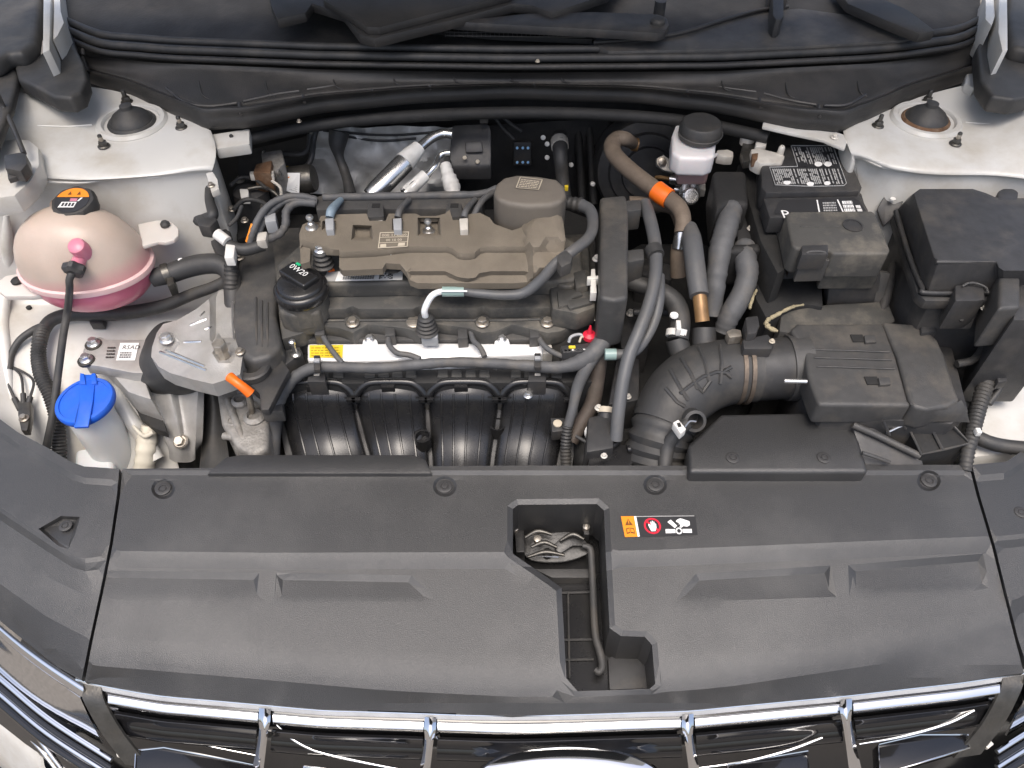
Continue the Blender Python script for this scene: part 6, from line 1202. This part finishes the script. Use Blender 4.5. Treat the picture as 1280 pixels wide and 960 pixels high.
mf = thing('airflow_sensor', 'smooth black airflow sensor housing between intake elbow and air box', 'airflow sensor')
tube('sensor_tube', [(938, 464, 0.826), (960, 462, 0.827), (985, 460, 0.828), (1008, 459, 0.83)], [38, 38.5, 39, 40], 'black_plastic', mf, n=36)
tube('tube_flange', [(982, 460, 0.828), (1006, 459, 0.829)], [41.5, 42.5], 'grey_plastic', mf, n=36)
prism('sensor_plug', [(928, 424), (960, 417), (968, 428), (965, 436), (930, 436)], 0.882, 0.86, 'black_plastic', mf, 0.003); prism('plug_latch', [(932, 396), (948, 394), (950, 406), (946, 416), (934, 418)], 0.895, 0.87, 'black_plastic', mf, 0.003)
tube('clamp_bolt', [(980, 476, 0.868), (1008, 477, 0.868)], 3.4, 'bright_aluminium', mf, n=10); bolt((965, 427, 0.884), 2.6, mf, 'cream_print')
ab = thing('air_filter_box', 'black plastic air filter box with ribbed lid beside the battery', 'air filter box')
prism('lower_body', [(1002, 420), (1110, 404), (1186, 414), (1212, 514), (1190, 530), (1030, 520), (1010, 490)], 0.845, 0.62, 'black_plastic', ab, 0.006)
prism('lid', [(988, 412), (996, 404), (1104, 404), (1106, 410), (1120, 446), (1135, 500), (1140, 507), (1024, 506), (1020, 498), (1010, 470), (1006, 440)], 0.872, 0.835, 'grey_plastic', ab, 0.005, seg=3)
prism('inlet_lid', [(1103, 402), (1150, 405), (1172, 424), (1182, 446), (1192, 480), (1200, 500), (1186, 508), (1158, 512), (1142, 508), (1136, 498), (1122, 446), (1106, 408)], 0.874, 0.835, 'grey_plastic', ab, 0.005, seg=3)
prism('lid_lug', [(1152, 398), (1168, 398), (1172, 414), (1154, 414)], 0.872, 0.84, 'grey_plastic', ab, 0.003)
for y in (437, 447, 458): tube('lid_rib', [(1015 + (y - 437) * 0.3, y, 0.873), (1060, y + 1, 0.8735), (1112 + (y - 437) * 0.3, y + 3, 0.8735)], 1.1, 'grey_plastic', ab, n=6)
for x, y in ((1078, 423), (1096, 476)):
    box('latch_pocket', (x - 6, y, 0.873), (0.016, 0.013, 0.0016), 'bay_dark', ab, bev=0); prism('latch_clip', [(x + 2, y - 4), (x + 16, y - 5), (x + 18, y + 4), (x + 4, y + 5)], 0.8765, 0.872, 'grey_plastic', ab, 0.001)
grid('inlet_hood', [[(1138, 506, 0.872), (1160, 510, 0.873), (1186, 507, 0.872), (1202, 500, 0.868)], [(1142, 514, 0.862), (1162, 518, 0.862), (1190, 518, 0.86), (1208, 512, 0.855)], [(1148, 527, 0.845), (1166, 527, 0.848), (1188, 527, 0.846), (1212, 528, 0.83)]], 'grey_plastic', ab, k=3, thick=0.004)
prism('inlet_mouth', [(1134, 530), (1160, 527), (1188, 528), (1212, 554), (1180, 562), (1154, 568)], 0.822, 0.70, 'bay_dark', ab, 0.004)
tube('mouth_edge', [(1134, 531, 0.824), (1152, 568, 0.823), (1180, 562, 0.823), (1212, 554, 0.823), (1188, 528, 0.828)], 1.6, 'grey_plastic', ab, n=6, straight=True)
tube('mouth_rib', [(1160, 527, 0.826), (1178, 562, 0.824)], 2, 'black_plastic', ab, n=6)
tube('lid_wire', [(1108, 541, 0.826), (1128, 532, 0.834), (1158, 524, 0.85)], 1.5, 'bright_aluminium', ab, n=6)
for x, y in ((1104, 526), (1124, 518)): tube('lid_pin', [(x, y, 0.85), (x + 8, y + 18, 0.83)], 1.8, 'black_plastic', ab, n=6)
dct = thing('intake_duct', 'sloping black intake duct between the air box and the radiator cover', 'intake duct')
plate('duct_top', [(1064, 530, 0.83), (1080, 528, 0.83), (1150, 566, 0.815), (1158, 588, 0.80), (1084, 588, 0.80)], 0.03, 'black_plastic', dct, 0.004)
tube('duct_rim', [(1066, 531, 0.833), (1100, 546, 0.826), (1150, 570, 0.817)], 4.5, 'grey_plastic', dct, n=8); tube('duct_rim', [(1078, 566, 0.825), (1096, 572, 0.82), (1112, 578, 0.812)], 2.4, 'grey_plastic', dct, n=8)
# ================================================================== battery
bt = thing('battery', 'black car battery with white printed warning label in a dark jacket', 'battery')
prism('battery_case', [(948, 200), (985, 180), (1050, 178), (1062, 192), (1084, 262), (1098, 298), (988, 304), (946, 250)], 0.935, 0.60, 'black_plastic', bt, 0.004)
prism('battery_lid', [(975, 184), (1048, 179), (1056, 184), (1078, 234), (1074, 239), (958, 241), (952, 234), (952, 208)], 0.962, 0.93, 'black_plastic', bt, 0.003)
prism('lid_step', [(954, 247), (1076, 244), (1086, 262), (1086, 270), (962, 272)], 0.957, 0.93, 'black_plastic', bt, 0.004)
zl = 0.9622
f = Face((957, 236, zl), (1072, 236, zl), (1050, 181, zl), (979, 181, zl), 0.0008)
LS = [(1000 + 0, 0)]
lab = bt
def lp(x, y, h=0.0): return Zp(x, y, zl + 0.0008 + h)
def lpoly(name, pls, m, parent, h):
    bm = bmesh.new()
    for pl in pls: bm.faces.new([bm.verts.new(lp(x, y, h)) for x, y in pl])
    return from_bm_flat(name, bm, m, parent, Vector((0, 0, 1)))
ws = lpoly('warning_label', [[(989, 182), (1041, 182), (1058, 230), (1054, 232), (968, 232), (962, 209), (996, 208)]], 'dark_print', bt, 0)
ws['label'] = 'L shaped black label covered with rows of white print'
ed = [(989, 182), (1041, 182), (1058, 229), (1055, 232), (1015, 233), (969, 231), (962, 209), (997, 208)]
bm = bmesh.new(); add_tube(bm, [lp(x, y, 0.0004) for x, y in ed + [ed[0]]], 0.0007, 4); from_bm('label_border', bm, 'grey_print', ws)
rq = random.Random(3); bars = []
def col(x0, y0, y1, w, sh):
    y = y0
    while y < y1:
        e = min(y1, y + rq.uniform(3, 9)); k = sh
        bars.append([(x0 + (y - y0) * k, y), (x0 + w + (y - y0) * k, y), (x0 + w + (e - y0) * k, e), (x0 + (e - y0) * k, e)]); y = e + rq.choice((0.5, 0.7, 2.2))
x = 992.0
while x < 1039: col(x, 184, 205, 1.5, 0.36); x += rq.choice((2.3, 2.3, 2.6, 4.2))
x = 965.0
while x < 1047: col(x, 211, 230, 1.6, 0.34); x += rq.choice((2.3, 2.5, 2.5, 4.4))
lpoly('lettering', bars, 'grey_print', ws, 0.0004)
def disc(cx, cy, r): return [(cx + r * math.cos(R(a)), cy + r * 0.62 * math.sin(R(a))) for a in range(0, 360, 30)]
for q in ((1023, 205, 5), (1035, 205, 5), (984, 228, 4.6), (1013, 230, 4.6), (1034, 229, 4)): lpoly('round_symbol', [disc(*q)], 'white_print', ws, 0.0008)
lpoly('dark_symbol', [[(997, 203), (1009, 203), (1010, 208), (999, 208)], [(1026, 190), (1036, 190), (1032, 197)], [(1001, 184), (1007, 184), (1008, 188), (1002, 188)], [(978, 222), (988, 222), (989, 226), (979, 226)]], 'dark_print', ws, 0.0008)
f = Face((960, 268, 0.9575), (1086, 266, 0.9575), (1077, 247, 0.9575), (966, 249, 0.9575), 0.0008)
s = f.poly('brand_label', [(0.06, 0.0), (0.98, 0.0), (0.95, 0.8), (0.9, 0.95), (0.12, 0.9), (0.07, 0.75)], 'dark_print', bt)
text('Rexoo', f.at(0.15, -0.3, 0.0006), f.at(1, 0) - f.at(0, 0), f.at(0, 1) - f.at(0, 0), 0.025, 'white_print', s)
f.polys('white_rule', [[(0.50, 0.05), (0.515, 0.05), (0.50, 0.85), (0.485, 0.85)], [(0.735, 0.05), (0.75, 0.05), (0.725, 0.85), (0.71, 0.85)]], 'white_print', s, 0.0005)
f.polys('spec_print', barrow(0.55, 0.10, 0.69, 0.75, 4, 12, 0.6), 'grey_print', s, 0.0005); f.polys('spec_print', barrow(0.76, 0.05, 0.87, 0.8, 3, 13, 0.8) + barrow(0.89, 0.05, 0.94, 0.5, 2, 14, 0.8), 'white_print', s, 0.0005)
jk = thing('battery_jacket', 'dark felt battery jacket with torn cream edge around the battery', 'battery jacket')
prism('jacket_front', [(950, 246), (962, 250), (990, 336), (1028, 346), (1030, 384), (1012, 380), (990, 384), (960, 402), (944, 372), (938, 310)], 0.87, 0.60, 'bay_dark', jk, 0.006)
prism('jacket_side', [(922, 205), (948, 196), (962, 250), (984, 336), (972, 342), (950, 300)], 0.925, 0.66, 'bay_dark', jk, 0.005)
tube('torn_edge', [(1004, 381, 0.868), (990, 384, 0.87), (972, 393, 0.87), (958, 402, 0.868), (962, 410, 0.866), (972, 414, 0.864)], [1.6, 2, 2.4, 3, 3, 2.4], 'fleece_cream', jk, n=8, wob=0.35)
tube('torn_edge', [(946, 362, 0.875), (940, 374, 0.872), (937, 386, 0.868)], [1.5, 2.4, 2], 'fleece_cream', jk, n=8, wob=0.3)
prism('support_tray', [(976, 392), (1000, 384), (1036, 380), (1110, 376), (1120, 400), (1106, 412), (1000, 418), (974, 414)], 0.863, 0.62, 'dusty_plastic', jk, 0.004)
tc_ = thing('terminal_cover', 'dusty black plastic cover clipped over the front of the battery', 'terminal cover')
prism('cover_top', [(982, 268), (988, 264), (1090, 263), (1096, 268), (1113, 312), (1110, 317), (1042, 317), (1036, 312), (996, 311), (990, 306)], 0.9665, 0.925, 'dusty_plastic', tc_, 0.004, seg=3)
prism('cover_body', [(1036, 312), (1112, 312), (1110, 319), (1038, 319)], 0.945, 0.885, 'dusty_plastic', tc_, 0.003)
prism('cover_skirt', [(985, 275), (1040, 275), (1040, 315), (994, 316)], 0.930, 0.885, 'black_plastic', tc_, 0.003)
plate('lower_panel', [(1038, 343, 0.905), (1102, 341, 0.905), (1098, 374, 0.865), (1090, 384, 0.85), (1033, 384, 0.85)], 0.02, 'black_plastic', tc_, 0.003)
plate('panel_flange', [(1100, 340, 0.905), (1113, 342, 0.90), (1100, 392, 0.845), (1090, 390, 0.845)], 0.01, 'grey_plastic', tc_, 0.002)
prism('clip_housing', [(1002, 306), (1036, 305), (1036, 318), (1002, 318)], 0.971, 0.945, 'black_plastic', tc_, 0.003); prism('clip_ledge', [(1000, 322), (1038, 321), (1037, 326), (1001, 327)], 0.955, 0.92, 'grey_plastic', tc_, 0.002)
tube('clip_loop', [(1007, 319, 0.968), (1010, 315, 0.971), (1020, 314, 0.972), (1030, 315, 0.971), (1033, 319, 0.968)], 1.6, 'grey_plastic', tc_, n=6)
lathe('round_badge', (1066, 282, 0.9667), [(0.0135, 0), (0.0135, 0.0012), (0.011, 0.0012), (0.011, 0.0004), (0.001, 0.0004)], 'black_plastic', tc_, n=28, sy=1.0)
for y in (352, 360, 368): tube('panel_rib', [(1034 + (384 - y) * 0.05, y + 30, 0.86), (1036, y + 34, 0.855)], 1, 'grey_plastic', tc_, n=5)
tube('top_line', [(1000, 283, 0.967), (1050, 283, 0.967)], 0.9, 'dusty_plastic', tc_, n=5)
tm = thing('battery_clamp', 'cream plated battery terminal clamp with stud behind the battery lid', 'terminal clamp')
prism('clamp_plate', [(926, 190), (930, 172), (944, 168), (950, 176), (948, 200), (930, 202)], 0.958, 0.945, 'dark_steel', tm, 0.002)
prism('clamp_block', [(938, 186), (948, 184), (972, 190), (982, 194), (978, 204), (950, 204), (940, 198)], 0.966, 0.945, 'bracket_white', tm, 0.004); prism('clamp_block', [(946, 172), (960, 172), (958, 182), (944, 182)], 0.968, 0.945, 'bracket_white', tm, 0.003)
lathe('terminal_stud', (975, 193, 0.964), [(0.005, 0), (0.0045, 0.012), (0.003, 0.014)], 'bracket_white', tm, n=12); lathe('cable_lug', (935, 172, 0.962), [(0.011, -0.01), (0.012, 0.004), (0.009, 0.009), (0.004, 0.010)], 'bracket_white', tm, n=14)
prism('copper_link', [(940, 192), (948, 191), (947, 198), (941, 199)], 0.969, 0.955, 'rusty_steel', tm, 0.001)
prism('lower_bracket', [(966, 316), (978, 314), (984, 334), (966, 336)], 0.895, 0.86, 'rusty_steel', tm, 0.002)
# ================================================================== fuse box
fb = thing('fuse_box', 'large black plastic fuse box with clipped lid in front of the rust rimmed strut tower', 'fuse box')
prism('base', [(1122, 276), (1140, 248), (1345, 252), (1345, 392), (1262, 390), (1160, 384), (1140, 352)], 0.915, 0.72, 'black_plastic', fb, 0.006)
prism('base_flange', [(1116, 268), (1132, 246), (1345, 250), (1345, 378), (1236, 376), (1157, 376), (1146, 366)], 0.934, 0.918, 'black_plastic', fb, 0.005)
top = [(1142, 242), (1150, 236), (1216, 236), (1232, 241), (1246, 247), (1345, 249), (1345, 338), (1254, 338), (1248, 334), (1245, 327), (1174, 326), (1168, 322)]
foot = [(1122, 262, 0.938), (1136, 246, 0.938), (1216, 244, 0.938), (1232, 248, 0.938), (1246, 254, 0.938), (1345, 256, 0.938), (1345, 366, 0.938), (1254, 366, 0.938), (1248, 366, 0.938), (1245, 365, 0.938), (1160, 365, 0.938), (1152, 356, 0.938)]
bm = bmesh.new(); add_poly(bm, [Zp(x, y, 0.984) for x, y in top], [Zp(*p) for p in foot]); bevel_bm(bm, 0.005, 3); from_bm('lid', bm, 'black_plastic', fb)
tube('lid_lip', [(1120, 264, 0.939), (1136, 318, 0.939), (1152, 358, 0.939), (1160, 366, 0.939), (1240, 366, 0.939)], 3.2, 'black_plastic', fb, n=8)
prism('lid_knob', [(1248, 238), (1254, 235), (1268, 235), (1274, 240), (1273, 250), (1247, 250)], 0.985, 0.95, 'black_plastic', fb, 0.004)
tube('lid_edge', [(1170, 327.5, 0.9815), (1246, 327.5, 0.9815)], 2.2, 'grey_plastic', fb, n=8)
plate('mounting_tab', [(1096, 262, 0.93), (1106, 244, 0.945), (1116, 236, 0.95), (1126, 239, 0.95), (1130, 250, 0.945), (1122, 268, 0.93), (1108, 280, 0.915), (1104, 284, 0.91)], 0.008, 'black_plastic', fb, 0.003); lathe('tab_hole', (1116, 249, 0.9465), [(0.004, -0.001), (0.004, 0.0012)], 'white_plastic', fb, n=12)
prism('lid_latch', [(1194, 356), (1230, 354), (1232, 374), (1222, 376), (1194, 376)], 0.950, 0.90, 'black_plastic', fb, 0.003); plate('latch_tongue', [(1196, 374, 0.942), (1228, 372, 0.942), (1214, 412, 0.90), (1188, 412, 0.90)], 0.012, 'black_plastic', fb, 0.003)
tube('latch_loop', [(1203, 358, 0.953), (1210, 354, 0.956), (1220, 354, 0.956), (1232, 359, 0.953), (1235, 366, 0.948)], 1.4, 'grey_plastic', fb, n=6); lathe('latch_hole', (1201, 399, 0.917), [(0.003, -0.002), (0.003, 0.002)], 'bay_dark', fb, axis=(0, -0.6, 0.8), n=10)
prism('side_strap', [(1250, 341), (1256, 339), (1276, 339), (1276, 384), (1248, 386)], 0.968, 0.90, 'grey_plastic', fb, 0.005, seg=3); prism('side_socket', [(1276, 346), (1345, 344), (1345, 400), (1266, 400)], 0.955, 0.80, 'black_plastic', fb, 0.004)
prism('lower_lug', [(1150, 396), (1170, 396), (1172, 414), (1152, 416)], 0.88, 0.84, 'black_plastic', fb, 0.003); tube('stay', [(1118, 330, 0.88), (1112, 350, 0.872), (1106, 376, 0.862), (1100, 396, 0.855)], [5, 6.5, 6.5, 5], 'black_plastic', fb, n=10); box('stay_tip', (1100, 398, 0.858), (0.011, 0.009, 0.008), 'bracket_white', fb, rz=-10)
for p in ((1230, 386, 0.922), (1148, 390, 0.885), (1201, 420, 0.862)): bolt(p, 3.2, fb, 'bracket_white')
rh = thing('fuse_box_harness', 'black corrugated harness dropping from the fuse box to the corner cover', 'wiring harness')
tube('loom_head', [(1262, 372, 0.93), (1260, 394, 0.91), (1252, 416, 0.885), (1242, 440, 0.862), (1238, 462, 0.845)], [14, 14, 12, 10, 10], 'rubber', rh, n=14)
tube('tape_band', [(1241, 446, 0.86), (1238, 470, 0.842)], 11, 'tape', rh, n=14)
tube('corrugated_sleeve', [(1236, 468, 0.842), (1229, 490, 0.832), (1222, 515, 0.825), (1216, 540, 0.82), (1210, 564, 0.814), (1206, 588, 0.80)], [9.5, 9.5, 9, 8.5, 8, 8], 'rubber', rh, n=14, corr=0.08, pitch=0.006)
tube('branch_hose', [(1236, 412, 0.87), (1228, 436, 0.862), (1216, 450, 0.858), (1196, 455, 0.855)], [5, 5, 5, 5], 'rubber', rh, n=10)
tube('branch_hose', [(1276, 400, 0.87), (1262, 440, 0.85), (1252, 480, 0.83), (1236, 505, 0.815)], 4, 'rubber', rh, n=10)
tube('side_branch', [(1218, 545, 0.80), (1236, 553, 0.80), (1258, 558, 0.80), (1300, 562, 0.81)], 9, 'rubber', rh, n=12); box('white_tie', (1222, 540, 0.832), (0.006, 0.008, 0.008), 'white_plastic', rh)
prism('sleeve_fork', [(1246, 470), (1258, 466), (1260, 476), (1248, 478)], 0.85, 0.835, 'black_plastic', rh, 0.002)
prism('deep_shadow_panel', [(1110, 330), (1160, 385), (1270, 398), (1262, 440), (1215, 440), (1180, 420), (1130, 420), (1100, 400)], 0.80, 0.70, 'bay_dark', jk, 0.004).name = 'shade_panel'  # dark panel added to stand in for deep shade below the fuse box
finish_things()
